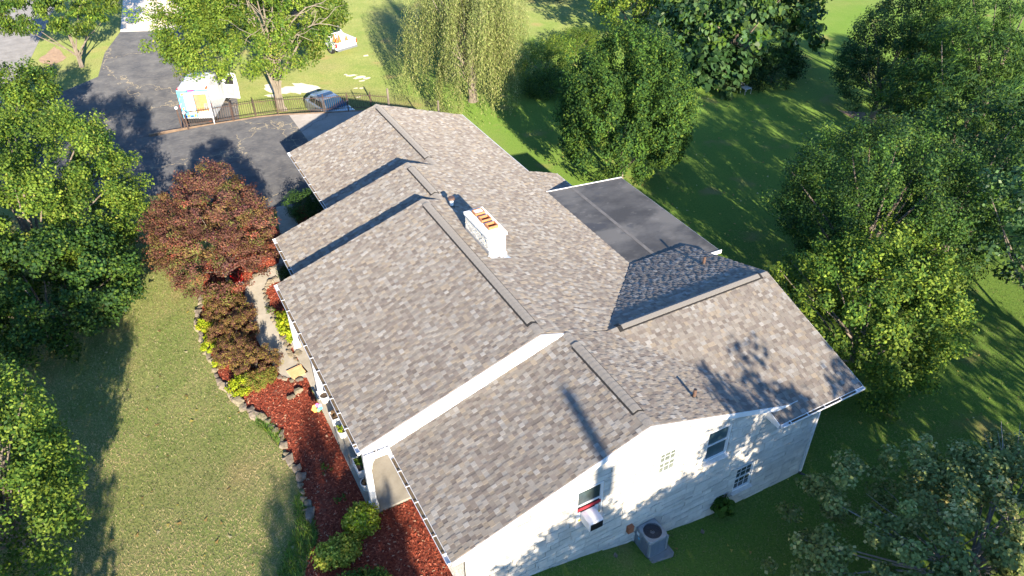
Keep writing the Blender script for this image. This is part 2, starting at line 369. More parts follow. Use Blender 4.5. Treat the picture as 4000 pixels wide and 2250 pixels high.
stone_line = [(-9.33,18.66),(-9.50,18.38),(-9.80,17.47),(-9.96,16.82),(-10.01,16.21),(-9.95,15.56),(-9.97,14.96),(-9.92,14.33),(-9.90,13.48),(-9.85,12.47),(-9.67,11.76),(-9.48,11.24),(-9.20,10.67),(-8.90,10.10),(-8.70,9.50),(-8.58,9.06),(-8.62,8.61),(-8.61,8.16),(-8.63,7.52),(-8.50,7.15),(-8.55,6.53),(-8.61,5.97),(-8.63,5.46),(-8.63,4.88)]
mulch_a = [(-9.33,18.66)] + stone_line[1:] + [(-8.65,4.37),(-9.01,3.95),(-9.40,3.29),(-9.84,2.79)] + [(-9.0, -2.5), (-5.3, -2.5), (-5.3, 4.3), (-6.9, 4.3), (-7.0, 10.9)] + [(-6.90,11.39),(-7.71,11.83),(-7.88,12.46),(-8.01,13.53),(-8.08,14.71),(-8.08,16.01),(-7.94,17.31),(-7.64,18.40),(-7.07,18.93),(-6.47,19.18),(-5.90,19.44),(-5.41,20.84),(-5.18,22.25),(-5.37,22.89),(-6.58,23.03),(-8.06,22.32),(-9.05,20.73)]
drape('mulch_bed', mulch_a, M['mulch'], .02)
path = [(-4.74,24.42),(-3.95,24.38),(-4.21,22.26),(-4.46,20.32),(-5.16,17.89),(-6.70,18.05),(-7.02,17.46),(-7.10,16.45),(-7.15,15.16),(-7.11,13.73),(-7.11,12.92),(-7.10,12.60),(-6.73,12.15)] + [(-6.76,11.31),(-7.71,11.83),(-7.88,12.46),(-8.01,13.53),(-8.08,14.71),(-8.08,16.01),(-7.94,17.31),(-7.64,18.40),(-7.07,18.93),(-6.47,19.18),(-5.90,19.44),(-5.38,20.83),(-5.14,22.23)]
drape('garden_path', path, M['concrete'], .045)
mulch_b = [(-6.70,18.05),(-5.16,17.89)] + [(-5.4, 16.0), (-5.4, 13.6), (-6.9, 13.6), (-7.0, 11.8)] + [(-7.10,12.60),(-7.11,12.92),(-7.11,13.73),(-7.15,15.16),(-7.10,16.45),(-7.02,17.46)]
drape('inner_mulch_bed', mulch_b, M['mulch'], .02)
drape('side_mulch_bed', [(-4.17,24.04),(-4.27,22.28),(-4.35,20.26),(-3.28,21.37),(-3.23,24.13)], M['mulch'], .03)
b = MB(); b.box(-6.95, -4.6, 4.35, 13.62, -.3, .10); b.top('porch_slab', M['concrete'], (-6, 9, 0), kind='structure', bevel=.01)

# ------------------------------------------------------------------ house
H = empty('house', (0, 10, 0), 'single storey house with grey shingle roof, stepped front sections and pale block gable', 'house')
HO = H.location
sr, sf, sE = .34, .322, .319
def clip(poly, cl):
    n = len(cl); area = sum(cl[i][0]*cl[(i+1) % n][1]-cl[(i+1) % n][0]*cl[i][1] for i in range(n)); s = 1 if area > 0 else -1
    out = poly
    for i in range(n):
        ax, ay = cl[i]; bx, by = cl[(i+1) % n]; ex, ey = (bx-ax)*s, (by-ay)*s
        inp, out = out, []
        if not inp: return []
        d = [ex*(p[1]-ay)-ey*(p[0]-ax) for p in inp]
        for k in range(len(inp)):
            p, q_ = inp[k], inp[(k+1) % len(inp)]; dp, dq = d[k], d[(k+1) % len(inp)]
            if dp >= 0: out.append(p)
            if (dp >= 0) != (dq >= 0):
                t = dp/(dp-dq); out.append((p[0]+(q_[0]-p[0])*t, p[1]+(q_[1]-p[1])*t))
    return out
def parea(p): return abs(sum(p[i][0]*p[(i+1) % len(p)][1]-p[(i+1) % len(p)][0]*p[i][1] for i in range(len(p))))/2
# slopes: frame = origin, along (eave), up (slope), normal ; polygons given in plan xy
class Slope:
    def __init__(s, zfun, polys, up, name):
        s.z = zfun; s.polys = polys; s.name = name
        o = Vector((0, 0, zfun(0, 0))); gx = zfun(1, 0)-zfun(0, 0); gy = zfun(0, 1)-zfun(0, 0)
        s.n = Vector((-gx, -gy, 1)).normalized(); s.o = o
        s.u = Vector((up[0], up[1], gx*up[0]+gy*up[1])).normalized(); s.a = s.u.cross(s.n)
        s.uv = [[s.to(Vector((x, y, zfun(x, y)))) for x, y in pl] for pl in polys]
    def to(s, P): d = P-s.o; return (d.dot(s.a), d.dot(s.u))
    def fr(s, a, u, h=0): return s.o + s.a*a + s.u*u + s.n*h
zD = lambda x, y: 4.55+sf*x
zC = lambda x, y: 4.842+sf*(x+.858)
zB = lambda x, y: 4.571+sf*(x+.061)
zA = lambda x, y: 4.126+sf*(x-1.247)
zR = lambda x, y: 4.55-sr*x
zEn = lambda x, y: 4.02-sE*(4.384-y)
zEf = lambda x, y: 4.02-sE*(y-4.384)
slopes = [
    Slope(zD, [[(-6.06, 0), (0, 0), (0, 4.47), (-6.06, 4.47)]], (1, 0), 'D'),
    Slope(zC, [[(-6.92, 4.47), (-.858, 4.47), (-.858, 13.76), (-6.92, 13.76)]], (1, 0), 'C'),
    Slope(zB, [[(-6.10, 13.76), (-.061, 13.76), (-.061, 17.37), (-6.10, 17.37)]], (1, 0), 'B'),
    Slope(zA, [[(-3.457, 17.37), (1.247, 17.37), (1.247, 24.83), (-3.457, 24.83)]], (1, 0), 'A'),
    Slope(zR, [[(0, 0), (5.67, 0), (1.56, 4.384), (0, 4.47)], [(-.858, 4.47), (0, 4.47), (1.56, 4.384), (5.67, 8.67), (-.858, 8.67)],
               [(-.858, 8.67), (5.67, 8.67), (5.67, 13.76), (-.858, 13.76)], [(-.061, 13.76), (5.67, 13.76), (5.67, 15.24), (-.061, 15.24)],
               [(-.061, 15.24), (7.6, 15.24), (7.6, 17.37), (-.061, 17.37)], [(1.247, 17.37), (7.6, 17.37), (7.6, 17.5), (1.247, 17.5)],
               [(1.247, 17.5), (5.99, 17.5), (5.99, 24.83), (1.247, 24.83)]], (-1, 0), 'R'),
    Slope(zEn, [[(1.56, 4.384), (5.67, 0), (8.39, 0), (8.39, 4.384)], [(4.84, -.403), (8.39, -.403), (8.39, 0), (4.84, 0)]], (0, 1), 'N'),
    Slope(zEf, [[(1.56, 4.384), (8.39, 4.384), (8.39, 8.67), (5.67, 8.67)]], (0, -1), 'F'),
]
b = MB()
for s in slopes:
    for pl in s.polys:
        n = len(pl); top = [(x, y, s.z(x, y)-.012) for x, y in pl]; bot = [(x, y, s.z(x, y)-.12) for x, y in pl]
        b.add(top+bot, [tuple(range(n)), tuple(range(n, 2*n))[::-1]] + [(i, (i+1) % n, (i+1) % n+n, i+n) for i in range(n)])
roof = b.part('roof', M['deck'], H)
# shingles: courses of random tabs, every other one a raised double layer
PAL = [((.315, .285, .25), 4), ((.27, .24, .21), 4), ((.20, .165, .145), 3), ((.235, .20, .18), 3), ((.36, .34, .315), 3), ((.345, .285, .215), 2), ((.165, .135, .125), 1.2), ((.41, .40, .385), 1.3)]
pal_c = [(np.array(c)*.62+.38*np.array((.27, .243, .212)))*np.array((.745, .745, .725)) for c, w in PAL]; pal_w = [w for c, w in PAL]
EXP = .145
cells = []
for s in slopes:
    allu = [p for pl in s.uv for p in pl]; a0, a1 = min(p[0] for p in allu), max(p[0] for p in allu); u0, u1 = min(p[1] for p in allu), max(p[1] for p in allu)
    nrow = int((u1-u0)/EXP)+1
    for r in range(nrow):
        v0 = u0+r*EXP; a = a0-rnd.uniform(0, .3); hi = rnd.random() < .5
        while a < a1:
            w = rnd.choice((.11, .13, .15, .15, .17, .20)); c = pal_c[rnd.choices(range(len(pal_c)), pal_w)[0]]*rnd.uniform(.93, 1.07)
            c = c*(1.07 if hi else .95)
            rect = [(a, v0), (a+w, v0), (a+w, v0+EXP+.004), (a, v0+EXP+.004)]
            for pl in s.uv:
                if max(p[0] for p in pl) < a or min(p[0] for p in pl) > a+w or max(p[1] for p in pl) < v0 or min(p[1] for p in pl) > v0+EXP: continue
                q_ = clip(rect, pl)
                if len(q_) >= 3 and parea(q_) > 2e-4: cells.append((s, q_, hi, c, v0))
            a += w; hi = not hi
            if rnd.random() < .12: hi = not hi
camP = M4.translation
def cell_geo(bm, cell):
    s, q_, hi, c, v0 = cell; top = []
    for a, u in q_:
        t = (u-v0)/EXP; h = (.019 if hi else .008)*(1-t)+(.013 if hi else .001)*t
        top.append(s.fr(a, u, h))
    bot = [s.fr(a, u, -.012) for a, u in q_]; n = len(q_)
    bm.col = tuple(c); bm.add(top+bot, [tuple(range(n))]+[(i, i+n, (i+1) % n+n, (i+1) % n) for i in range(n)])
cells.sort(key=lambda c: (c[0].fr(*c[1][0])-camP).length if parea(c[1]) > .012 else 1e3)
for c in cells[:300]:
    b = MB(); cell_geo(b, c); me = bpy.data.meshes.new('shingle')
    ctr = c[0].fr(*c[1][0])
    me.from_pydata([tuple(Vector(v)-ctr) for v in b.v], [], b.f); me.materials.append(M['shingle'])
    at = me.attributes.new('tint', 'FLOAT_COLOR', 'FACE'); at.data.foreach_set('color', np.array([tuple(x)+(1,) for x in b.c], np.float32).ravel())
    link('shingle', me, roof, ctr-HO)
b = MB()
for c in cells[300:]: cell_geo(b, c)
me = bpy.data.meshes.new('shingle_field'); me.from_pydata([tuple(Vector(v)-HO) for v in b.v], [], b.f); me.materials.append(M['shingle'])
at = me.attributes.new('tint', 'FLOAT_COLOR', 'FACE'); at.data.foreach_set('color', np.array([tuple(x)+(1,) for x in b.c], np.float32).ravel())
link('shingle_field', me, roof)['kind'] = 'stuff'

# ridge caps and ridge vents
def ridge(p0, p1, za, zb, axis, vent):
    """p0->p1 along ridge; caps as arched pieces; vent = (t0, t1) raised strip in metres along"""
    p0, p1 = Vector(p0), Vector(p1); d = (p1-p0); L = d.length; d.normalize(); side = Vector((0, 0, 1)).cross(d).normalized()
    n = int(L/.2)
    if vent:
        v0, v1 = vent; b = MB(); h = .035; W = .165
        prof = [(-W-.025, -W*.33-.03), (-W-.025, -W*.33+.022), (-W+.02, -W*.33+.045), (0, .05), (W-.02, -W*.33+.045), (W+.025, -W*.33+.022), (W+.025, -W*.33-.03)]  # dark foam juts past the caps, standing in for their gap shadow
        b.loft([[p0+d*t+side*x+Vector((0, 0, z)) for x, z in prof] for t in (v0, v1)])
        rv = b.part('ridge_vent', M['foam_shade'], roof)
    for k in range(n):
        t0 = k*.2; t1 = min(L, t0+.235); inv = vent and v0-.01 <= t0 <= v1-.15
        base = .052 if inv else .012; W = .145 if inv else .14
        prof = [(-W, -W*.33), (-W*.55, -W*.12), (0, .012), (W*.55, -W*.12), (W, -W*.33)]
        b = MB(); r0, r1 = [], []
        for x, z in prof: r0.append(Vector((side.x*x, side.y*x, z+base))); r1.append(r0[-1]+d*(t1-t0)+Vector((0, 0, .012)))
        n5 = 5; lo0 = [p-Vector((0, 0, .02)) for p in r0]; lo1 = [p-Vector((0, 0, .02)) for p in r1]
        b.add(r0+r1+lo0+lo1, [(i, i+1, i+6, i+5) for i in range(4)]+[(5+i, 6+i, 16+i, 15+i) for i in range(4)]+[(i+1, i, 10+i, 11+i) for i in range(4)]+[(0, 5, 15, 10), (9, 4, 14, 19)])
        pos = p0+d*t0
        link('ridge_cap', b.mesh('ridge_cap', M['cap']), roof, pos-HO)
ridge((0, .02, 4.55), (0, 4.42, 4.55), 0, 0, 0, (.55, 3.75))
ridge((-.858, 4.5, 4.842), (-.858, 13.74, 4.842), 0, 0, 0, (.5, 8.75))
ridge((-.061, 13.8, 4.571), (-.061, 17.35, 4.571), 0, 0, 0, (.55, 3.1))
ridge((1.247, 17.4, 4.126), (1.247, 24.81, 4.126), 0, 0, 0, (.75, 7.0))
ridge((1.7, 4.384, 4.02), (8.37, 4.384, 4.02), 0, 0, 0, (.25, 6.35))
# white trim: rakes, fascia, stepped gable walls
def wallxz(name, pts, y0, y1, m=None, parent=None): b = MB(); b.prism(pts, y0, y1, 'y'); return b.part(name, m or M['white'], parent or H)
wallxz('fascia', [(-6.06, 2.44), (-6.06, 2.575), (0, 4.525), (0, 4.33), (-5.08, 2.72), (-5.08, 2.46)], -.03, -.002)
wallxz('fascia', [(0.002, 4.525), (5.60, 2.62), (5.60, 2.44), (0.002, 4.33)], -.03, -.002)
wallxz('fascia', [(-6.92, 2.80), (-6.92, 2.865), (-.858, 4.815), (.0, 4.53), (-.5, 4.38), (-.9, 4.25), (-6.06, 2.60), (-6.06, 2.80)], 4.40, 4.468)
wallxz('gable_wall', [(-6.0, 2.5), (-6.0, 2.85), (-.858, 4.74), (1.5, 3.96), (1.5, 2.5)], 13.66, 13.755)
wallxz('gable_wall', [(-5.5, 2.4), (-5.5, 2.7), (-.061, 4.45), (2.0, 3.78), (2.0, 2.4)], 17.27, 17.365)
wallxz('fascia', [(-6.10, 2.50), (-6.10, 2.60), (-.061, 4.548), (.3, 4.43), (.3, 4.28), (-.061, 4.40)], 17.372, 17.395)
wallxz('fascia', [(-3.457, 2.50), (-3.457, 2.59), (1.247, 4.10), (5.99, 2.49), (5.99, 2.36), (1.247, 3.97)], 24.832, 24.86)
def wallyz(name, pts, x0, x1, m=None): b = MB(); b.prism(pts, x0, x1, 'x'); return b.part(name, m or M['white'], H)
wallyz('fascia', [(-.403, 2.36), (-.403, 2.475), (4.384, 3.995), (8.67, 2.63), (8.67, 2.50), (4.384, 3.86)], 8.392, 8.42)
wallyz('fascia', [(-.403, 2.30), (-.403, 2.475), (.20, 2.66), (.20, 2.30)], 4.812, 4.838)
b = MB(); b.box(4.84, 8.39, -.40, .2, 2.30, 2.335); b.box(-6.06, -5.4, .0, 4.4, 2.42, 2.46); b.part('soffit', M['soffit'], H)
b = MB(); b.box(5.99, 6.015, 17.5, 24.83, 2.36, 2.53); b.box(7.6, 7.625, 15.24, 17.5, 1.83, 1.97); b.part('fascia', M['white'], H)
b = MB(); b.box(4.86, 5.9, -.02, .0, 2.59, 2.66); b.part('flashing', M['metal'], H)
# gutters
def gutter(name, a, b_, out, n_h, z):
    """open trough from a to b_ (xy), out = outward unit xy"""
    a, b_ = Vector((*a, z)), Vector((*b_, z)); o = Vector((*out, 0)); d = (b_-a).normalized(); W = .13; hh = .12
    m = MB()
    prof = [(0, -hh), (W*.75, -hh), (W, -.02), (W, .0), (W-.012, .0), (W*.72, -hh+.012), (.012, -hh+.012), (.012, -.015), (0, -.015)]
    m.loft([[p+o*x+Vector((0, 0, zz)) for x, zz in prof] for p in (a, b_)])
    for e, sgn in ((a, 1), (b_, -1)):
        m.loft([[p+o*x+Vector((0, 0, zz)) for x, zz in ((0, -hh), (W*.75, -hh), (W, -.02), (W, 0), (0, 0))] for p in (e, e+d*(.01*sgn))])
    gt = m.part(name, M['white'], H)
    m = MB(); m.loft([[p+o*x+Vector((0, 0, zz)) for x, zz in ((.013, -hh+.013), (W*.70, -hh+.013), (W*.86, -.055), (.013, -.05))] for p in (a+d*.35, b_-d*.35)])
    m.part('leaf_debris', M['leafdirt'], gt)
    L = (b_-a).length
    for k in range(n_h):
        t = L*(k+.5)/n_h; m = MB(); m.bar(a+d*t+o*.0+Vector((0, 0, .005)), a+d*t+o*W+Vector((0, 0, .005)), .022, .012)
        m.part('hanger', M['white'], gt)
    return gt
gutter('gutter', (-6.065, .0), (-6.065, 4.36), (-1, 0), 7, 2.60)
gutter('gutter', (-6.925, 4.40), (-6.925, 13.76), (-1, 0), 13, 2.875)
gutter('gutter', (-6.105, 13.8), (-6.105, 17.37), (-1, 0), 5, 2.615)
gutter('gutter', (-3.462, 17.45), (-3.462, 24.83), (-1, 0), 9, 2.605)
gutter('gutter', (-6.9, 4.395), (-6.08, 4.395), (0, -1), 3, 2.80)
gutter('gutter', (4.84, -.408), (8.39, -.408), (0, -1), 5, 2.48)
b = MB(); b.bar((9.55, 7.9, 2.39), (9.55, 14.87, 2.39), .02, .14); b.part('edge_trim', M['metal'], H)
# flat rubber roof over the rear porch
b = MB(); b.add([(5.66, 7.9, 2.60), (9.54, 7.9, 2.47), (9.54, 14.87, 2.47), (5.66, 15.22, 2.60), (5.66, 7.9, 2.45), (9.54, 7.9, 2.32), (9.54, 14.87, 2.32), (5.66, 15.22, 2.45)],
    [(0, 1, 2, 3), (7, 6, 5, 4), (0, 4, 5, 1), (1, 5, 6, 2), (2, 6, 7, 3), (3, 7, 4, 0)])
fr = b.part('flat_roof', M['rubber'], H)
b = MB(); b.bar((6.95, 8.0, 2.562), (6.95, 15.1, 2.562), .15, .012); b.part('seam', M['seam'], fr)
b = MB(); b.bar((5.66, 15.24, 2.56), (9.56, 14.90, 2.43), .025, .14); b.part('fascia', M['white'], H)
b = MB(); b.bar((8.4, 7.88, 2.47), (9.6, 7.88, 2.43), .03, .16); b.part('fascia', M['white'], H)
for x, y in ((9.3, 8.2), (9.3, 11.3), (9.3, 14.5)): b = MB(); b.box(x-.05, x+.05, y-.05, y+.05, float(T(x))-.1, 2.34); b.part('porch_post', M['white'], H)
# walls
def wallbox(x0, x1, y0, y1, z0, z1): b = MB(); b.box(x0, x1, y0, y1, z0, z1); return b.part('wall', M['mortar'], H)
wallxz('wall', [(-5.55, -.6), (7.45, -2.4), (7.45, 2.31), (5.7, 2.31), (5.5, 2.5), (0, 4.38), (-5.2, 2.60), (-5.55, 2.45)], .28, .45, M['mortar'])
gw = [o for o in H.children if o.name.startswith('wall')][0]
wallbox(-5.55, -5.40, .45, 4.6, -.3, 2.45); wallbox(-5.4, -4.5, 4.47, 4.6, -.3, 2.7); wallbox(-4.6, -4.5, 4.6, 13.7, -.3, 3.2)
wallbox(-5.4, -4.5, 13.66, 13.76, -.3, 2.7); wallbox(-5.5, -5.4, 13.76, 17.3, -.3, 2.5); wallbox(-5.4, -2.9, 17.26, 17.36, -.3, 2.5)
wallbox(-2.95, -2.85, 17.36, 24.4, -.3, 2.5); wallbox(5.3, 5.4, 8.6, 24.4, -2.4, 2.5); wallbox(7.3, 7.45, .45, 8.3, -2.4, 2.35); wallbox(5.4, 7.3, 8.2, 8.3, -2.4, 2.5)
wallbox(7.0, 7.1, 15.4, 17.3, -2.4, 1.9); wallbox(5.4, 7.0, 15.4, 15.5, -2.4, 1.9); wallbox(5.4, 7.0, 17.2, 17.3, -2.4, 1.9)
wallxz('wall', [(-2.95, -.3), (5.4, -.3), (5.4, 2.45), (1.247, 3.95), (-2.95, 2.5)], 24.35, 24.45, M['mortar'])
# blocks on the near gable and the short front return
win = [(-2.14, -1.24, 1.38, 2.76), (.70, 1.40, 1.80, 2.76), (2.52, 3.44, 1.38, 2.70), (4.14, 4.95, -1.0, .13)]
gable = [(-5.62, -.14), (2.0, -1.90), (7.5, -2.02), (7.5, 2.30), (5.7, 2.30), (5.62, 2.42), (0, 4.34), (-5.0, 2.72), (-5.0, 2.44), (-5.62, 2.42)]
gconv = [[(-5.62, -.14), (2.0, -1.90), (7.5, -2.02), (7.5, 2.30), (-5.62, 2.30)], [(-5.62, 2.30), (5.70, 2.30), (5.62, 2.42), (0, 4.34), (-5.3, 2.62), (-5.62, 2.42)]]
blocks = []
z = -2.05; row = 0
while z < 4.4:
    h = rnd.choice((.10, .20, .20, .20)); x = -5.62-rnd.uniform(0, .3)
    while x < 7.5:
        w = rnd.choice((.3, .4, .4, .5, .6)); segs = [(x+.006, x+w-.006)]
        for wx0, wx1, wz0, wz1 in win:
            if z+h > wz0-.02 and z < wz1+.02:
                ns = []
                for a, c in segs:
                    if c <= wx0 or a >= wx1: ns.append((a, c))
                    else:
                        if a < wx0-.03: ns.append((a, wx0))
                        if c > wx1+.03: ns.append((wx1, c))
                segs = ns
        for a, c in segs:
            for pl in gconv:
                q_ = clip([(a, z+.006), (c, z+.006), (c, z+h-.006), (a, z+h-.006)], pl)
                if len(q_) >= 3 and parea(q_) > .003: blocks.append((q_, rnd.uniform(.80, 1.08), rnd.uniform(.0, .022)))
        x += w
    z += h; row += 1
def clipped_top(w): # keep a block that pokes above terrain
    return max(p[1] for p in w[0]) > float(T(sum(p[0] for p in w[0])/len(w[0])))
blocks = [w for w in blocks if clipped_top(w)]
blocks.sort(key=lambda w: -parea(w[0])*(1/(1+.08*abs(w[0][0][0]+5))))
def blockgeo(m, w):
    q_, t, p = w; m.col = (t, t*.985, t*.96); m.prism(q_, .185-p, .281, 'y')
for w in blocks[:300]:
    m = MB(); blockgeo(m, w); m.part('block', M['block'], gw, tint=True)
m = MB()
for w in blocks[300:]: blockgeo(m, w)
m.part('block_courses', M['block'], gw, tint=True)['kind'] = 'stuff'
m = MB(); z = -.2
while z < 2.40:
    y = .2
    while y < 4.4:
        w = rnd.choice((.3, .4, .5)); t = rnd.uniform(.86, 1.06); m.col = (t, t*.985, t*.96); m.box(-5.62, -5.548, y+.003, min(4.45, y+w-.004), z+.003, z+.196); y += w
    z += .2
m.part('front_block_courses', M['block'], H, tint=True)['kind'] = 'stuff'
# windows
def window(x0, x1, z0, z1, kind):
    m = MB(); f = .05
    for a in ((x0, x0+f, z0, z1), (x1-f, x1, z0, z1), (x0+f, x1-f, z0, z0+f), (x0+f, x1-f, z1-f, z1)): m.box(a[0], a[1], .205, .279, a[2], a[3])
    w = m.part('window', M['white'], H)
    m = MB(); m.box(x0+f, x1-f, .262, .278, z0+f, z1-f); m.part('pane', M['screen'] if kind == 'screen' else (M['reflectglass'] if kind == 'pale' else M['glass']), w)
    zm = (z0+z1)/2; m = MB(); m.box(x0+f, x1-f, .235, .261, zm-.025, zm+.025)
    for zz in ((zm+.025, z1-f), (z0+f, zm-.025)):
        m.box(x0+f, x0+f+.03, .245, .261, *zz); m.box(x1-f-.03, x1-f, .245, .261, *zz)
    m.part('sash', M['sash'], w)
    if kind in ('grid', 'pale'):
        m = MB()
        for k in (1, 2): xx = x0+f+(x1-x0-2*f)*k/3; m.box(xx-.008, xx+.008, .25, .2615, z0+f, z1-f)
        for zz in ((zm+z1-f)/2, (z0+f+zm)/2): m.box(x0+f, x1-f, .2505, .2605, zz-.008, zz+.008)
        m.part('muntin', M['sash'], w)
    m = MB(); m.prism([(.10, z0-.045), (.205, z0-.0), (.205, z0-.09), (.10, z0-.10)], x0-.04, x1+.04, 'x'); m.part('sill', M['crown'], w)
    return w
w1 = window(*win[0], 'ac'); w2 = window(*win[1], 'pale'); w3 = window(*win[2], 'screen'); w4 = window(*win[3], 'grid')
# window air conditioner sits in the first window
AC = empty('window_air_conditioner', (-1.72, .2, 1.43), 'small white window air conditioner sitting in the near gable window', 'air conditioner')
m = MB(); m.box(-1.97, -1.50, -.28, .23, 1.45, 1.80); m.part('casing', M['white'], AC, bevel=.02)
m = MB(); m.box(-1.94, -1.53, -.288, -.279, 1.49, 1.76); gr = m.part('grille', M['black'], AC)
for k in range(9): m = MB(); m.box(-1.93+k*.047, -1.922+k*.047, -.294, -.287, 1.50, 1.75); m.part('slat', M['plastic'], gr)
for s_ in (-1, 1):
    m = MB(); xx = -1.735+s_*.31; m.box(xx-.065, xx+.065, .21, .225, 1.45, 1.82); m.part('side_panel', M['white'], AC)
m = MB(); m.box(-2.09, -1.29, .215, .24, 1.86, 1.97); m.part('red_draft_cloth', M['red'], AC)
m = MB(); m.box(-2.05, -1.98, .19, .209, 1.45, 1.52); m.box(-1.40, -1.31, .19, .209, 1.45, 1.50); m.part('yellow_foam', M['yel'], AC)
# gable louvre
m = MB(); m.box(-.12, .22, .165, .185, 3.72, 4.02)
for k in range(5): m.box(-.10, .20, .15, .166, 3.74+k*.055, 3.765+k*.055)
m.part('gable_vent', M['white'], H)
# downspouts
def downspout(x, y, z0, z1, kick=None):
    m = MB(); m.box(x-.04, x+.04, y-.035, y+.035, z0, z1); ds = m.part('downspout', M['white'], H)
    for zz in (z0+.3, (z0+z1)/2, z1-.3): m = MB(); m.box(x-.055, x+.055, y+.0, y+.045, zz-.015, zz+.015); m.part('bracket', M['white'], ds)
    if kick: m = MB(); m.tube([(x, y, z0+.05), (x+.02, y-.02, z0-.08), (x+.18, y-.18, z0-.16)], .055); m.part('drain_elbow', M['plastic'], ds)
downspout(-5.50, .14, -.1, 2.42); downspout(7.40, .135, -1.75, 2.30, True)
m = MB(); m.bar((7.40, .10, 2.28), (7.40, -.40, 2.36), .07); m.part('downspout_elbow', M['white'], H)
# porch posts with beams and brackets
for (x, y) in ((-6.78, 4.55), (-6.78, 10.1), (-6.78, 13.3)):
    m = MB(); m.box(x-.09, x+.09, y-.09, y+.09, .1, 2.66); m.box(x-.13, x+.13, y-.13, y+.13, .1, .32)
    for s_ in (-1, 1):
        if (y < 5 and s_ < 0) or (y > 13 and s_ > 0): continue
        pts = [(y+s_*(.09+.5*(1-math.cos(t))), 2.1+.55*math.sin(t)) for t in np.linspace(0, math.pi/2, 7)]
        for i in range(6): m.bar((x, pts[i][0], pts[i][1]), (x, pts[i+1][0], pts[i+1][1]), .06)
    m.part('porch_post', M['white'], H)
m = MB(); m.box(-6.88, -6.68, 4.48, 13.4, 2.60, 2.74); m.box(-6.68, -4.6, 4.48, 4.62, 2.52, 2.70); m.box(-6.88, -6.08, 4.22, 4.48, 2.58, 2.66)
pts = [(-6.69+.7*(1-math.cos(t)), 1.85+.68*math.sin(t)) for t in np.linspace(0, math.pi/2, 8)]
for i in range(7): m.bar((pts[i][0], 4.55, pts[i][1]), (pts[i+1][0], 4.55, pts[i+1][1]), .07)
m.part('porch_beam', M['white'], H)
# chimney
cx0, cx1, cy0, cy1, cz0, cz1 = -.17, .50, 9.33, 11.22, 4.25, 5.29
m = MB(); m.box(cx0+.012, cx1-.012, cy0+.012, cy1-.012, cz0, cz1-.002); ch = m.part('chimney', M['bmortar'], H)
bh, bl = .074, .205
for r in range(14):
    z0 = cz1-(r+1)*bh; off = (r % 2)*.1
    for face in range(4):
        a0, a1 = (cx0, cx1) if face in (0, 1) else (cy0, cy1)
        a = a0-off
        while a < a1-.01:
            p, q_ = max(a, a0)+.006, min(a+bl, a1)-.006
            zlow = 4.55-.34*((p+q_)/2 if face < 2 else (cx0 if face == 2 else cx1))
            if q_-p > .03 and z0+bh > zlow:
                t = rnd.uniform(.86, 1.05); k = rnd.uniform(.002, .020)
                m = MB(); m.col = (t, t*.99, t*.97)
                if face == 0: m.box(p, q_, cy0-k, cy0+.03, z0+.008, z0+bh-.007)
                elif face == 1: m.box(p, q_, cy1-.03, cy1+k, z0+.008, z0+bh-.007)
                elif face == 2: m.box(cx0-k, cx0+.03, p+.03, q_, z0+.008, z0+bh-.007)
                else: m.box(cx1-.03, cx1+k, p+.03, q_, z0+.008, z0+bh-.007)
                if face == 0 or face == 2 or r < 14: m.part('brick', M['brick'], ch, tint=True)
            a += bl
m = MB(); m.box(cx0-.05, cx1+.05, cy0-.05, cy1+.05, cz1, cz1+.11)
m.add([(cx0-.05, cy0-.05, cz1+.11), (cx1+.05, cy0-.05, cz1+.11), (cx1+.05, cy1+.05, cz1+.11), (cx0-.05, cy1+.05, cz1+.11), (cx0+.12, cy0+.15, cz1+.16), (cx1-.12, cy0+.15, cz1+.16), (cx1-.12, cy1-.15, cz1+.16), (cx0+.12, cy1-.15, cz1+.16)],
      [(0, 1, 5, 4), (1, 2, 6, 5), (2, 3, 7, 6), (3, 0, 4, 7), (4, 5, 6, 7)])
m.part('crown_slab', M['crown'], ch)
for i, y in enumerate((9.78, 10.30, 10.82)):
    m = MB(); x0, x1, y0, y1, z0, z1 = -.02, .37, y-.16, y+.16, cz1+.12, cz1+.27; t = .035
    for bx in ((x0, x1, y0, y0+t), (x0, x1, y1-t, y1), (x0, x0+t, y0+t, y1-t), (x1-t, x1, y0+t, y1-t)): m.box(*bx, z0, z1)
    fl = m.part('flue', M['terracotta'], ch)
    m = MB(); m.box(x0+t, x1-t, y0+t, y1-t, z0, z0+(.055 if i < 2 else .13)); m.part('flue_mouth' if i < 2 else 'flue_cover', M['black'] if i < 2 else M['crown'], fl)
# flashing round the chimney base
m = MB()
m.prism([(cy0-.02, 4.60), (cy1+.02, 4.60), (cy1+.02, 4.76), (cy0-.02, 4.76)], cx0-.022, cx0-.011, 'x')
m.prism([(cx0-.03, 4.61), (cx1+.03, 4.38), (cx1+.03, 4.56), (cx0-.03, 4.80)], cy0-.035, cy0-.012, 'y')
m.add([(cx0-.22, cy0-.25, 4.55+.34*.22+.004+.34*.17), (cx1+.12, cy0-.2, 4.55-.34*(cx1+.12)+.02), (cx1+.03, cy0, 4.55-.34*(cx1+.03)+.03), (cx0-.03, cy0, 4.55-.34*(cx0-.03)+.03)], [(0, 1, 2, 3)])
m.part('chimney_flashing', M['metal'], ch)
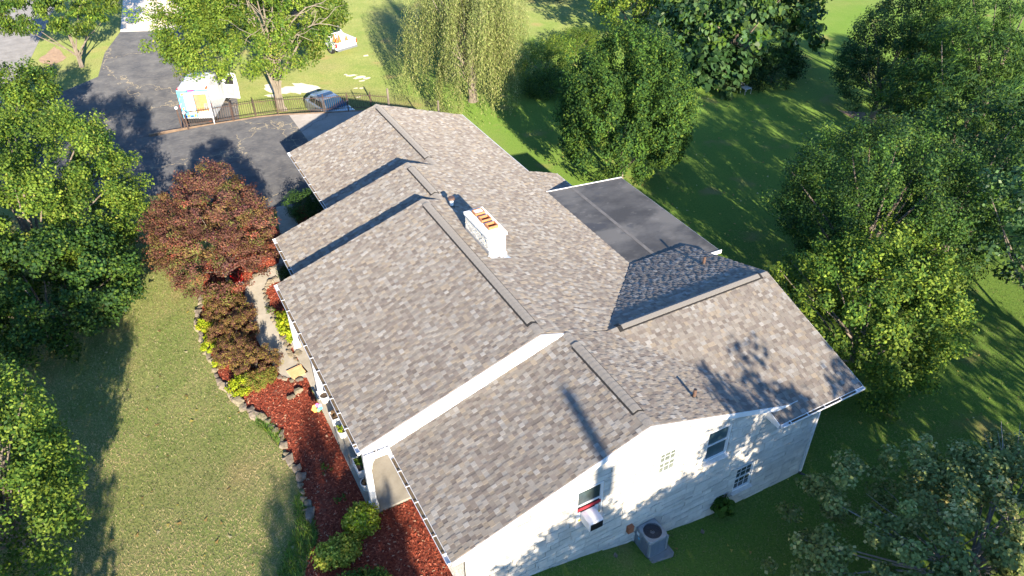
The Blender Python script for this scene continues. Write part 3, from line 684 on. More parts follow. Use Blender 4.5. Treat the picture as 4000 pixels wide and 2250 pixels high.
# roof pipes
def pipe(x, y, z, r, h, m_, cap=False, label=None):
    m = MB(); m.tube([(x, y, z-.05), (x, y, z+h)], r, 12); pp = m.part('vent_pipe', m_, roof)
    m = MB(); m.tube([(x, y, z-.03), (x, y, z+.06)], [r+.07, r+.015], 12); m.part('pipe_boot', M['plastic'], pp)
    if cap: m = MB(); m.tube([(x, y, z+h-.02), (x, y, z+h+.07)], [r+.07, r+.05], 12); m.part('vent_cap', M['brown'], pp)
    else: m = MB(); m.tube([(x, y, z+h), (x, y, z+h+.004)], r*.8, 10); m.part('pipe_mouth', M['black'], pp)
pipe(2.3, .86, 3.77, .055, .32, M['brown']); pipe(7.45, 6.57, 3.33, .055, .34, M['brown']); pipe(.16, 13.23, 4.50, .075, .34, M['white'], True)

# ------------------------------------------------------------------ vegetation
nr = np.random.default_rng(11)
def unit(v): return v/np.maximum(np.linalg.norm(v, axis=-1, keepdims=True), 1e-9)
def leaf_quads(P, Nn, Td, ln, wd, fold=0.0):
    """diamond leaves: P base centres, Nn normals, Td tip direction"""
    Td = unit(Td-Nn*(Td*Nn).sum(1, keepdims=True)); Sd = np.cross(Nn, Td)
    ln = ln[:, None]; wd = wd[:, None]
    V = np.stack([P-Td*ln*.5, P+Sd*wd*.5+Td*ln*.05+Nn*wd*fold, P+Td*ln*.5, P-Sd*wd*.5+Td*ln*.05+Nn*wd*fold], 1).reshape(-1, 3)
    return V
def leaf_hearts(P, Nn, Td, ln, wd):
    Td = unit(Td-Nn*(Td*Nn).sum(1, keepdims=True)); Sd = np.cross(Nn, Td)
    ln = ln[:, None]; wd = wd[:, None]
    pts = [(-.38, .0, 0), (-.5, .30, .03), (-.25, .5, .05), (.10, .42, .03), (.55, 0, -.10), (.10, -.42, .03), (-.25, -.5, .05), (-.5, -.30, .03)]
    return np.stack([P+Td*ln*a+Sd*wd*b_+Nn*ln*c for a, b_, c in pts], 1).reshape(-1, 3)
def pick(pal, n, jit=.12):
    w = np.array([p[1] for p in pal], float); i = nr.choice(len(pal), n, p=w/w.sum())
    c = np.array([p[0] for p in pal])[i]; return np.clip(c*(1+nr.normal(0, jit, (n, 1))), 0, 1)
def blob_dirs(n):
    i = np.arange(n)+.5; ph = np.arccos(1-2*i/n); th = math.pi*(1+5**.5)*i
    d = np.stack([np.cos(th)*np.sin(ph), np.sin(th)*np.sin(ph), np.cos(ph)], 1)
    return unit(d+nr.normal(0, .12, d.shape))
def crown_points(c, rad, nc, cr, squash=0, lump=.16, low=-.75, inner=.22, up=0.0, elong=1.0, clsz=.35):
    """clump centres on a lumpy ellipsoid, direction and size of each clump"""
    d = blob_dirs(int(nc*1.25)); d = d[d[:, 2] > low][:nc]; n = len(d)
    f = nr.uniform(0, 6.28, (6, 3)); k = nr.normal(0, 2.2, (6, 3))
    lum = sum(np.sin(d@k[i]+f[i, 0]) for i in range(6))/6
    r = 1+lump*lum*2+nr.normal(0, lump*.35, n)
    inn = nr.random(n) < inner; r = np.where(inn, r*nr.uniform(.45, .8, n), r)
    if squash: r = r*np.where(d[:, 2] < 0, 1-squash*np.abs(d[:, 2]), 1)
    C_ = np.array(c)+d*r[:, None]*np.array(rad)
    ax = unit(d*(1-up)+np.array([0, 0, 1.])*up); sz = cr*nr.uniform(1-clsz, 1+clsz, n)
    return C_, ax, sz, d, inn
def fill(C_, ax, sz, per, elong, leaf, pal, d, up=.35, out=.55, droop=0., aspect=1.7, jit=.14, hearts=False, ctint=.16, layered=0, cmix=0):
    n = len(C_); m = nr.poisson(per*(sz/sz.mean())**2).clip(4); I = np.repeat(np.arange(n), m); N_ = len(I)
    g_ = nr.normal(0, 1, (N_, 3)); g_ = unit(g_)*(nr.random((N_, 1))**.45)
    A = ax[I]; along = (g_*A).sum(1, keepdims=True)
    off = g_*sz[I][:, None]*.85+A*along*sz[I][:, None]*(elong-1)
    if layered: off[:, 2] *= layered
    P = C_[I]+off
    nrm = unit(nr.normal(0, .55, (N_, 3))+unit(g_)*out+d[I]*out*.5+np.array([0, 0, up]))
    tip = nr.normal(0, .6, (N_, 3))+A*.5+np.array([0, 0, -droop])
    ln = leaf*nr.uniform(.7, 1.25, N_); wd = ln/aspect
    col = pick(pal, N_, jit)
    if cmix: cc = pick(pal, n, .05)[I]; col = np.where(nr.random((N_, 1)) < cmix, cc, col)
    col = col*(1+nr.normal(0, ctint, (n, 1)))[I]
    if hearts:
        V = leaf_hearts(P, nrm, tip, ln, wd); F = np.arange(len(V)).reshape(-1, 8)
    else:
        V = leaf_quads(P, nrm, tip, ln, wd, .12); F = np.arange(len(V)).reshape(-1, 4)
    return V, F, np.clip(col, 0.004, 1)
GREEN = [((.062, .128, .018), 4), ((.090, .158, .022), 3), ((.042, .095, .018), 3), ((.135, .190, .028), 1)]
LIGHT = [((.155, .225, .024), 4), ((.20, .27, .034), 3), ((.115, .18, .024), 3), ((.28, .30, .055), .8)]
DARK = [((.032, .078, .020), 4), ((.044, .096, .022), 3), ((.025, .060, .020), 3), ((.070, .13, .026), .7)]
BLUEG = [((.055, .120, .042), 4), ((.088, .16, .055), 3), ((.040, .090, .034), 3), ((.19, .24, .13), .7)]
WILL = [((.21, .25, .07), 4), ((.28, .30, .10), 3), ((.16, .20, .055), 3), ((.33, .31, .14), 1)]
REDM = [((.14, .066, .046), 4), ((.18, .085, .055), 3), ((.20, .13, .045), 2.4), ((.105, .044, .040), 3), ((.27, .085, .05), 1.2), ((.15, .15, .040), 1.2)]
BARB = [((.19, .095, .055), 4), ((.22, .145, .045), 3), ((.125, .06, .05), 3), ((.25, .22, .045), 1.8)]
CHART = [((.34, .42, .02), 4), ((.42, .50, .03), 3), ((.24, .32, .02), 2), ((.50, .42, .03), .7)]
YGR_SUN = [((.28, .34, .04), 3), ((.42, .44, .07), 2.5), ((.15, .21, .03), 2.5), ((.52, .47, .09), .9)]  # yellow green, brightened to put sunlight into the shrub leaves
REDB = [((.20, .25, .075), 4), ((.25, .29, .09), 3), ((.14, .185, .06), 3), ((.45, .42, .17), 1.3)]

def limbs(mb, base, targets, r0, n1=None, bend=.25, fork=.35, seg=5, thin=.12):
    base = Vector(base)
    for t in targets:
        t = Vector(t); h = t-base; f = rnd.uniform(fork*.6, fork*1.2)
        p1 = base+Vector((h.x*.12, h.y*.12, h.z*f)); pts = [base+Vector((0, 0, h.z*f*.6)), p1]
        for k in (.45, .7, 1.0):
            q_ = p1.lerp(t, k)+Vector((rnd.uniform(-1, 1), rnd.uniform(-1, 1), rnd.uniform(-.4, 1)))*(h.length*.06*bend*4*(1-k)); pts.append(q_)
        rr = [r0*.55, r0*.5, r0*.32, r0*.2, r0*thin]
        mb.tube(pts, [q*.62 for q in rr], seg, cap=False)
def trunk_mesh(mb, base, top, r0, r1, n=9, lean=0):
    base, top = Vector(base), Vector(top)
    pts = [base+Vector((0, 0, -.25))]; rr = [r0*1.35]
    for k in (.06, .25, .5, .75, 1): pts.append(base.lerp(top, k)+Vector((rnd.uniform(-1, 1), rnd.uniform(-1, 1), 0))*r0*.35); rr.append(r0*(1-k)+r1*k)
    mb.tube(pts, rr, n)
def tree(name, xy, label, cat, H_, rad, pal, nc=170, per=110, leaf=.11, cr=.6, cz=None, off=(0, 0), bark='bark', r0=.2, lump=.16, low=-.75, up=.2, elong=1.2,
         droop=.2, aspect=1.6, group=None, hearts=False, nlimb=16, m='leaf', squash=0, inner=.22, z0=None, layered=0, upn=.35, out=.55, fork=.35, ctint=.16, extra=None, cmix=.35):
    x, y = xy; zb = float(T(x)) if z0 is None else z0
    t = empty(name, (x, y, zb), label, cat, group)
    cz = cz if cz is not None else H_-rad[2]; c = (x+off[0], y+off[1], zb+cz)
    C_, ax, sz, d, inn = crown_points(c, rad, nc, cr, squash, lump, low, inner, up)
    keep = C_[:, 2] > zb+.15; C_, ax, sz, d = C_[keep], ax[keep], sz[keep], d[keep]
    V, F, col = fill(C_, ax, sz, per, elong, leaf, pal, d, upn, out, droop, aspect, hearts=hearts, layered=layered, ctint=ctint, cmix=cmix)
    if extra is not None: V2, F2, c2 = extra(c); F = np.concatenate([F, F2+len(V)]); V = np.concatenate([V, V2]); col = np.concatenate([col, c2])
    link('crown', npmesh('crown', V-np.array([x, y, zb]), F, M[m], col), t)
    mb = MB(); top_ = (x+off[0]*.6, y+off[1]*.6, zb+cz*.9); trunk_mesh(mb, (x, y, zb), top_, r0, r0*.4)
    ii = nr.choice(len(C_), min(nlimb, len(C_)), replace=False); limbs(mb, (x, y, zb), [C_[i] for i in ii], r0, fork=fork)
    mb.part('trunk', M[bark], t, smooth=True)
    return t

# --- trees, far to near
tree('roadside_tree', (-11.82,50.55), 'drooping green tree on the grass island beside the driveway', 'tree', 6.2, (3.7, 3.0, 2.0), GREEN+LIGHT[:2], nc=120, per=120, leaf=.24, cr=.62, cz=3.9, off=(-.3, .4), droop=1.2, aspect=2.6, layered=.6, r0=.15, low=-.5, squash=.3, nlimb=5)
b_ = (-11.82,50.55)
# the big half bare tree by the parking fence
t = tree('shade_tree', (-.95, 37.6), 'pale barked tree with arching bare branches behind the parking fence', 'tree', 8.9, (5.0, 3.6, 3.4), LIGHT+GREEN[:2], nc=430, per=125, leaf=.16, cr=.58, cz=5.5, off=(-.75, 1.6), droop=.5, bark='palebark', r0=.27, lump=.26, low=-.95, nlimb=4, inner=.1)
mb = MB(); B0 = Vector((-.95, 37.6, .2))
for a, ln, hh, rr in ((2.2, 2.6, 8.6, .10), (1.4, 1.0, 9.6, .10), (1.9, 1.6, 9.2, .09), (2.8, 2.8, 7.4, .09), (3.4, 2.2, 6.6, .08), (-.3, 3.6, 5.8, .11), (-.6, 4.3, 5.0, .12), (-1.0, 3.2, 4.6, .08), (.4, 2.6, 7.2, .09), (-1.6, 2.0, 5.4, .08), (4.0, 3.0, 5.0, .07)):
    P_ = [B0+Vector((0, 0, 1.6))]; rr *= .62
    for k in np.linspace(.15, 1, 9):
        P_.append(B0+Vector((math.cos(a)*ln*k**1.2, math.sin(a)*ln*k**1.2-.8*k, 1.6+(hh-1.6)*math.sin(k*(1.9 if hh < 6.5 else 1.45))/math.sin(min(1.45, 1.57)))) + Vector((rnd.uniform(-.12, .12), rnd.uniform(-.12, .12), 0)))
    mb.tube(P_, [rr*(1-.085*k) for k in range(10)], 6, cap=False)
    for k in (3, 5, 6, 7):
        q_ = P_[k]; dv = Vector((rnd.uniform(-1, 1), rnd.uniform(-1, .3), rnd.uniform(0, 1))).normalized()
        mb.tube([q_, q_+dv*.7, q_+dv*1.3+Vector((0, 0, .2)), q_+dv*1.9], [rr*.45, rr*.32, rr*.2, .008], 5, cap=False)
mb.part('bare_branch', M['palebark'], t, smooth=True)['kind'] = 'stuff'
tree('background_tree', (5.3, 57.0), 'dense green tree standing behind the white pickup', 'tree', 6.8, (5.2, 3.2, 2.8), GREEN, nc=130, per=90, leaf=.22, cr=.8, cz=4.2, off=(-1, 1), r0=.2)
# weeping willow
def willow(xy):
    x, y = xy; zb = float(T(x)); t = empty('weeping_willow', (x, y, zb), 'pale weeping willow with long hanging strands beyond the garage roof', 'tree')
    Ps, Ns, Ts, Cs = [], [], [], []
    mb = MB(); trunk_mesh(mb, (x, y, zb), (x+.2, y+.3, zb+4.0), .33, .22); tg = []
    cl = [(rnd.uniform(0, 6.283), 3.9*math.sqrt(rnd.random()), rnd.uniform(-1.3, .8), rnd.uniform(.6, 1.15)) for _ in range(80)]
    for i in range(1900):
        ca_, cr_, cz_, cl_ = cl[i % 80]; px_ = math.cos(ca_)*cr_+rnd.gauss(0, .30); py_ = math.sin(ca_)*cr_+rnd.gauss(0, .30)
        a = math.atan2(py_, px_); rr = math.hypot(px_, py_); zt = zb+8.6-(rr/4.0)**2*2.6+cz_+rnd.uniform(-.4, .3)
        wobr = 1+.18*math.sin(3*a+1)+.12*math.sin(5*a); rr *= wobr
        L_ = rnd.uniform(2.4, 6.4) if rr > 1.4 else rnd.uniform(1.6, 5.0)
        L_ = max(.5, min(L_*cl_, zt-zb-.5*rnd.random()-.25)); n = int(L_/.085)
        k = np.arange(n)*.085
        sx = x+math.cos(a)*(rr+.10*k)+.16*np.sin(k*.9+ca_*9)+nr.normal(0, .07, n)-.05*k; sy = y+math.sin(a)*(rr+.10*k)+nr.normal(0, .07, n)+.14*np.sin(k*1.1+ca_*5)
        sz_ = zt-k+.5*np.exp(-k*2)
        Ps.append(np.stack([sx, sy, sz_], 1)); Ns.append(unit(nr.normal(0, 1, (n, 3))+np.array([math.cos(a), math.sin(a), .4])*.7)); Ts.append(np.array([0, 0, -1.])+nr.normal(0, .35, (n, 3)))
        Cs.append(pick(WILL, n, .12)*(1+rnd.gauss(0, .2)))
        if i % 60 == 0: tg.append((x+math.cos(a)*rr, y+math.sin(a)*rr, zt))
    P_ = np.concatenate(Ps); n = len(P_); ln = nr.uniform(.13, .22, n)
    V = leaf_quads(P_, np.concatenate(Ns), np.concatenate(Ts), ln, ln*.24)
    link('crown', npmesh('crown', V-np.array([x, y, zb]), np.arange(len(V)).reshape(-1, 4), M['leafmatte'], np.clip(np.concatenate(Cs), .01, 1)), t)
    limbs(mb, (x, y, zb), tg, .26, fork=.45); mb.part('trunk', M['palebark'], t, smooth=True)
willow((11.7, 35.6))
tree('background_tree', (33.32,55.91), 'dark shrubby tree at the top edge behind the shaded lawn', 'tree', 4.6, (5.5, 2.6, 2.3), DARK, nc=90, per=90, leaf=.24, cr=.8, cz=2.2, r0=.14)
for (u_, r_, h_, lab, pl_) in (((18.44,37.02), (2.2, 1.7, 1.5), 2.8, 'yellow green bush beside the weeping willow', LIGHT+GREEN), ((17.14,34.07), (1.7, 1.3, .9), 1.7, 'low dark bush in front of the yellow green bush', DARK+GREEN), ((23.37,40.54), (2.5, 1.6, 1.1), 2.1, 'rounded olive bush behind the yellow green bush', GREEN+LIGHT[:1])):
    tree('bush', u_, lab, 'bush', h_, r_, pl_, nc=90, per=90, leaf=.13, cr=.45, cz=h_*.45, r0=.05, nlimb=8, droop=0, aspect=2.4, up=.4)
# upright maple in the middle
tree('upright_tree', (14.4, 21.4), 'broad upright green tree right behind the flat porch roof', 'tree', 8.0, (3.6, 3.6, 4.1), GREEN+DARK[:2], nc=560, per=115, leaf=.145, cr=.38, cz=4.1, lump=.08, up=.65, elong=2.0, droop=-.2, r0=.16, low=-.95, nlimb=5, ctint=.16, inner=.32, m='leafmatte')
# catalpa and its neighbours
tree('catalpa_tree', (33.13,32.98), 'large leaved catalpa tree at the top of the back lawn', 'tree', 7.6, (5.4, 4.2, 3.6), BLUEG+GREEN[:2], nc=240, per=34, leaf=.36, cr=.75, cz=4.2, hearts=True, aspect=1.25, droop=1.3, r0=.26, lump=.2, low=-.8, layered=.7, upn=.7)
tree('catalpa_sapling', (28.84,29.76), 'low clump of very large heart shaped leaves under the catalpa', 'bush', 3.3, (2.4, 1.6, 1.8), BLUEG[:2]+DARK, nc=60, per=24, leaf=.42, cr=.55, cz=1.5, hearts=True, aspect=1.15, droop=1.0, r0=.05, upn=.8)
tree('dogwood_tree', (28.98,40.62), 'yellow green tree left of the catalpa', 'tree', 6.4, (3.4, 2.8, 2.9), LIGHT+GREEN, nc=120, per=85, leaf=.2, cr=.65, cz=3.6, r0=.16, layered=.7)
tree('bush', (33.19,28.78), 'dark low undergrowth right of the catalpa leaves', 'bush', 2.6, (2.6, 1.6, 1.4), DARK, nc=80, per=70, leaf=.17, cr=.5, cz=1.2, r0=.05, nlimb=6)
tree('overhanging_tree', (51.13,43.82), 'thin trunked tree at the top edge with a leafy branch reaching right', 'tree', 7.5, (2.6, 2.0, 1.5), BLUEG, nc=40, per=70, leaf=.24, cr=.6, cz=4.6, off=(1.2, -4.5), bark='palebark', r0=.14, droop=1.0, layered=.7, nlimb=8)
tree('dark_tree', (35.2, 21.0), 'rounded very dark tree on the far right of the back lawn', 'tree', 8.0, (3.0, 3.0, 3.9), DARK, nc=280, per=130, leaf=.13, cr=.48, cz=3.9, lump=.12, up=.35, elong=1.5, low=-.85, r0=.2)
tree('walnut_tree', (38.2, 15.5), 'tall feathery walnut tree at the upper right edge', 'tree', 12.5, (5.8, 5.8, 5.6), GREEN+DARK, nc=300, per=120, leaf=.30, cr=.75, cz=7.2, aspect=4.5, droop=.8, lump=.2, layered=.65, r0=.26, low=-.8)
tree('walnut_tree', (31.2, 12.2), 'dark walnut tree in front of the tall one at the right edge', 'tree', 9.0, (4.2, 4.2, 4.2), DARK+GREEN[:2], nc=260, per=120, leaf=.28, cr=.65, cz=4.8, aspect=4.5, droop=.8, lump=.2, layered=.65, r0=.24, low=-.8)
tree('maple_tree', (18.0, 7.2), 'big maple tree, leaves coloured dark for shade, touching the right side of the house', 'tree', 8.0, (4.0, 4.0, 3.9), GREEN+DARK, nc=400, per=190, leaf=.11, cr=.48, cz=4.0, lump=.15, up=.5, elong=1.7, low=-.85, r0=.26, nlimb=26)  # DARK leaves mixed in to paint the shade of neighbouring trees
tree('maple_tree', (13.4, 3.2), 'lower leafy maple beside the right corner of the roof', 'tree', 6.2, (3.6, 3.4, 3.1), GREEN+LIGHT[:2], nc=240, per=140, leaf=.14, cr=.45, cz=2.9, lump=.18, up=.3, elong=1.4, low=-.8, r0=.16)
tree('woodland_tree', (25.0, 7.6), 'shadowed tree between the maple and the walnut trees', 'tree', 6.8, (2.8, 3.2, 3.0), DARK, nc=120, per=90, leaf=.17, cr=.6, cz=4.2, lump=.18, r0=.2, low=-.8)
tree('silver_maple', (22.4, 1.2), 'silver leaved maple at the right edge of the picture', 'tree', 9.5, (3.8, 4.0, 4.0), BLUEG+GREEN[:1], nc=150, per=85, leaf=.2, cr=.6, cz=5.6, lump=.2, layered=.8, r0=.2, low=-.75)
def twigs(mb, ctr, n, L_, m_=.018):
    for i in range(n):
        a = rnd.uniform(0, 6.283); el = rnd.uniform(.1, 1.0); d = Vector((math.cos(a)*math.cos(el), math.sin(a)*math.cos(el), math.sin(el)))
        p = Vector(ctr); P_ = [p]
        for k in range(5): p = p+d*(L_/5)+Vector((rnd.uniform(-1, 1), rnd.uniform(-1, 1), rnd.uniform(-.3, 1)))*.12; P_.append(p)
        mb.tube(P_, [m_*1.6, m_*1.3, m_, m_*.8, m_*.6, m_*.3], 5, cap=False)
t = tree('redbud_tree', (8.6, -5.5), 'sparse redbud tree with bare grey twigs in the bottom right corner', 'tree', 4.4, (5.0, 3.1, 1.6), REDB, nc=380, per=120, leaf=.12, cr=.42, cz=2.4, lump=.28, aspect=1.15, bark='greybark', r0=.16, low=-.45, nlimb=34, layered=.6, inner=.2, upn=.6)
mb = MB(); twigs(mb, (7.6, -5.0, -.4), 12, 2.6, .014); twigs(mb, (10.4, -5.2, -.2), 12, 2.8, .016)
mb.part('bare_branch', M['greybark'], t, smooth=True)['kind'] = 'stuff'
# left side
tree('maple_tree', (-16.2, 37.0), 'green maple at the left edge above the large pear tree', 'tree', 5.0, (2.8, 2.8, 2.3), GREEN+LIGHT[:2], nc=180, per=110, leaf=.16, cr=.5, cz=2.8, r0=.2, lump=.16, low=-.8)
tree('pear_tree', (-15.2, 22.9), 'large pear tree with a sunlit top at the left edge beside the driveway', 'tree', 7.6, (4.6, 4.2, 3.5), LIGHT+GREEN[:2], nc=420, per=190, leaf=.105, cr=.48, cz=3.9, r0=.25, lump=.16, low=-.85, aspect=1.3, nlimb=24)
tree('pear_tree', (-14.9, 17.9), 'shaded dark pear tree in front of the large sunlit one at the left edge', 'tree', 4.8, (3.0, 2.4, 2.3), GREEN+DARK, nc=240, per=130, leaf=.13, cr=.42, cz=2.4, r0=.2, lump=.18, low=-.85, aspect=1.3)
tree('pear_tree', (-16.5, 7.8), 'glossy leaved pear tree in the bottom left corner', 'tree', 7.0, (2.6, 3.0, 3.4), LIGHT[:3]+GREEN, nc=330, per=140, leaf=.11, cr=.46, cz=3.5, r0=.18, lump=.2, low=-.8, aspect=1.7, nlimb=22)
# red maple by the path
tree('red_maple', (-8.25, 19.2), 'purple red ornamental maple beside the driveway and the curved path', 'tree', 5.0, (2.4, 2.5, 2.25), REDM, nc=560, per=125, leaf=.08, cr=.33, cz=2.6, r0=.10, lump=.20, low=-.75, m='leafmatte', aspect=1.5, layered=.55, up=.25, elong=1.3, droop=.3, ctint=.24, cmix=.55)
# barberry bushes along the path, chartreuse perennials, shrubs
for i, (p, r_, h_, lab) in enumerate((((-8.73,17.32), (.72, .66), 1.0, 'olive tinted barberry bush, topmost of the row along the path'), ((-8.67,16.25), (.85, .62), 1.05, 'second barberry bush from the red maple'),
        ((-8.83,14.95), (.88, .66), 1.05, 'purple middle barberry bush of the row'), ((-9.00,13.56), (.82, .6), 1.0, 'fourth barberry bush, second from the mulch end'),
        ((-8.48,12.70), (.78, .66), 1.05, 'barberry bush nearest the tan paving slab'), ((-8.65,11.92), (.62, .45), .55, 'low grassy bush at the lower end of the barberry row'))):
    tree('barberry_bush', p, lab, 'bush', h_, (r_[0], r_[1], h_*.62), BARB if i not in (0, 5) else BARB[1:2]+BARB[3:]+YGR_SUN[2:3], nc=130, per=90, leaf=.05, cr=.15, cz=h_*.42, r0=.03, nlimb=6, m='leafmatte', low=-.6, up=.3, z0=0, group='barberry bushes along the path', layered=.7)
for p, s_, lab in (((-9.66,16.23), .36, 'chartreuse perennial clump by the stones, topmost'), ((-9.75,15.53), .18, 'small yellow orange perennial between two chartreuse clumps'), ((-9.72,14.86), .33, 'chartreuse perennial clump beside the fourth barberry bush'),
        ((-9.67,13.68), .24, 'small chartreuse clump below the shrub row'), ((-9.27,11.95), .42, 'bright chartreuse perennial at the lower end of the stones')):
    tree('perennial', p, lab, 'plant', s_*1.3, (s_, s_, s_*.7), CHART, nc=40, per=60, leaf=.07, cr=s_*.35, cz=s_*.5, r0=.01, nlimb=3, z0=0, low=-.3, group='chartreuse perennials in the mulch bed')
tree('perennial', (-6.0, 13.9+1.0), 'yellow green perennial against the porch wall in the inner bed', 'plant', .8, (.35, .75, .4), CHART, nc=50, per=60, leaf=.08, cr=.16, cz=.35, r0=.01, nlimb=3, z0=0, low=-.3)
tree('perennial', (-6.75, 14.3), 'yellow green perennial at the edge of the long gutter', 'plant', .8, (.38, .75, .4), CHART, nc=50, per=60, leaf=.08, cr=.16, cz=.35, r0=.01, nlimb=3, z0=0, low=-.3)
tree('evergreen_shrub', (-3.49,22.63), 'dark green round shrub in the corner by the driveway', 'shrub', 1.4, (1.0, 1.0, .75), DARK+GREEN[:1], nc=110, per=90, leaf=.06, cr=.25, cz=.65, r0=.04, z0=0, nlimb=5)
tree('evergreen_shrub', (-5.82,17.81), 'small dark green shrub below the eave by the path', 'shrub', .8, (.45, .45, .42), DARK+GREEN[:1], nc=50, per=80, leaf=.05, cr=.16, cz=.38, r0=.02, z0=0, nlimb=4)
for p, r_, h_, lab, pl in (((-7.31,4.06), (.36, .36), .68, 'yellow variegated shrub beside the porch post', YGR_SUN+CHART[:1]), ((-8.36,3.33), (.56, .34), .6, 'yellow green shrub in the shaded mulch, middle of three', YGR_SUN),
        ((-8.03,1.86), (.8, .4), .6, 'leafy green shrub at the bottom edge below the yellow shrubs', GREEN+YGR_SUN[:1])):
    tree('variegated_shrub', p, lab, 'shrub', h_, (r_[0], r_[1], h_*.55), pl, nc=90, per=70, leaf=.085, cr=.22, cz=h_*.5, r0=.03, z0=0, nlimb=6, aspect=1.4)
tree('sapling', (3.62, -.05), 'broad leaved green weed growing against the gable wall', 'plant', .95, (.34, .26, .4), GREEN[:2], nc=16, per=9, leaf=.24, cr=.14, cz=.5, r0=.012, nlimb=5, hearts=True, aspect=1.4)
for p, lab in (((-7.18,16.05), 'tiny green weed tuft between the inner bed stones'), ((-7.68,5.32), 'straggly green weed in the shaded red mulch'), ((-7.70,6.70), 'small weed sprig in the sunlit red mulch')):
    tree('weed', p, lab, 'plant', .28, (.22, .22, .14), GREEN, nc=14, per=18, leaf=.06, cr=.08, cz=.12, r0=.005, nlimb=2, z0=0, low=-.3)
# trees beyond the bottom of the picture: their shadows reach the garden and the gable
for (x, y, h_, r_, lab, dens) in ((-11.5, -17.5, 8.7, 2.3, 'yard tree nearest below the mulch bed', 1.9), (-4.4, -17.0, 7.3, 2.5, 'yard tree south of the porch end of the house', 2.2), (-.6, -16.5, 7.9, 2.6, 'yard tree south of the window air conditioner', 2.2), (2.9, -14.2, 10.2, 2.5, 'narrow yard tree in front of the gable', 1.5),
        (6.4, -15.5, 10.3, 3.2, 'yard tree south of the basement window', 1.4), (12.5, -15, 9.4, 2.8, 'tall yard tree beyond the redbud', .55), (4.4, -11.5, 4.6, 2.0, 'short yard tree close to the gable', 1), (18.5, -10.5, 8.6, 2.6, 'yard tree right of the redbud', .6),
        (27, -10, 8.5, 2.4, 'woodland tree beyond the silver maple', .5), (35, -4, 8.5, 2.4, 'woodland tree past the right edge', .5), (-22.5, -3, 9, 3.0, 'tall tree left of the front lawn', 1.2), (-18.6, -4.5, 7.6, 2.2, 'tree below the bottom left pear', 1.2), (-23, 8, 9, 3.4, 'tree hidden left of the pear trees', 1.2), (-22, 18, 9, 3.2, 'tree behind the shaded pear at the left', 1.2)):
    tree('yard_tree', (x, y), lab, 'tree', h_, (r_, r_, h_*.40), GREEN, nc=int(120*dens), per=60, leaf=.26, cr=.6, cz=h_*.58, r0=.16, lump=.2, low=-.85)

# ------------------------------------------------------------------ grass blades and mulch chips (uncountable)
def scatter(name, polys, n, size, pal, m, z, holes=(), lie=.5, lab=None, cat=None, w=.28, dry=None):
    P_ = []
    for pl, k in polys:
        x0, x1 = min(p[0] for p in pl), max(p[0] for p in pl); y0, y1 = min(p[1] for p in pl), max(p[1] for p in pl)
        q_ = np.stack([nr.uniform(x0, x1, k), nr.uniform(y0, y1, k)], 1); q_ = q_[pip(q_[:, 0], q_[:, 1], pl)]
        for h_ in holes: q_ = q_[~pip(q_[:, 0], q_[:, 1], h_)]
        P_.append(q_)
    q_ = np.concatenate(P_); k = len(q_); zz = T(q_[:, 0])+z; B_ = np.column_stack([q_, zz])
    a = nr.uniform(0, 6.283, k); L_ = size*nr.uniform(.5, 1.3, k); dirs = np.column_stack([np.cos(a), np.sin(a), lie*nr.uniform(.2, 1.6, k)]); dirs = unit(dirs)
    sd_ = np.column_stack([-np.sin(a), np.cos(a), nr.normal(0, .2, k)])
    V = np.stack([B_-sd_*(L_*w/2)[:, None], B_+sd_*(L_*w/2)[:, None], B_+dirs*L_[:, None]], 1)
    if m == 'chip': V = np.concatenate([V, (V[:, 2:3]-sd_[:, None]*(L_*w)[:, None, None])], 1)
    c = pick(pal, k, .15)
    if m != 'chip':
        X_, Y_ = q_[:, 0], q_[:, 1]
        f = sum(np.sin(X_*a_*math.cos(t_)+Y_*a_*math.sin(t_)+o_+1.6*np.sin(X_*a_*.6+o_*2)+1.3*np.sin(Y_*a_*.7-o_))/w_ for a_, t_, o_, w_ in ((.35, .3, 1, 1), (.6, 2.0, 4, 1.2), (1.1, 1.1, 2, 1.6), (1.9, 2.7, 5, 2), (3.3, .8, .5, 2.4), (5.1, 1.9, 3.3, 3)))
        f = np.clip(f*.33+.45+nr.normal(0, .14, k)+(np.clip((15-Y_)/16, 0, 1)*.35 if name == 'grass' and dry and dry[0] > .4 else 0), 0, 1)[:, None]
        c = c*(1-.8*f)+.8*f*(np.array(dry) if dry else c*1.25)
    kk = V.shape[1]
    o = link(name, npmesh(name, V.reshape(-1, 3), np.arange(k*kk).reshape(-1, kk), M[m], np.clip(c, .005, 1))); tag(o, lab, cat, None, 'stuff'); return o
lawn_poly = [(-19, -3), (-19, 30), (-14, 30.2), (-10.7, 28.9), (-9.8, 28.4)] + [(-9.05,20.73)] + stone_line + [(-8.65,4.37),(-9.01,3.95),(-9.84,2.79)] + [(-9.2, -3)]
GR = [((.16, .21, .05), 4), ((.22, .235, .075), 3), ((.11, .165, .04), 2.4), ((.38, .33, .17), 3), ((.30, .27, .12), 2.4)]
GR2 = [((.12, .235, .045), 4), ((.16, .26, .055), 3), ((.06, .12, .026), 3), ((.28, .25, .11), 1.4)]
scatter('grass', [(lawn_poly, 230000)], 0, .085, GR, 'blade', -.005, lab='short dry mown grass of the front lawn', cat='grass', dry=(.50, .39, .205))
right_poly = [(-5.2, .1), (-5.2, -6), (24, -8), (27, 14), (9.8, 14), (7.7, 8), (7.6, .1)]
scatter('grass', [(right_poly, 150000)], 0, .085, GR2, 'blade', -.005, holes=[[(-.1, .2), (-.1, -.7), (1, -.7), (1, .2)]], lab='shaded green grass beside the gable and the right yard', cat='grass', dry=(.24, .24, .095))
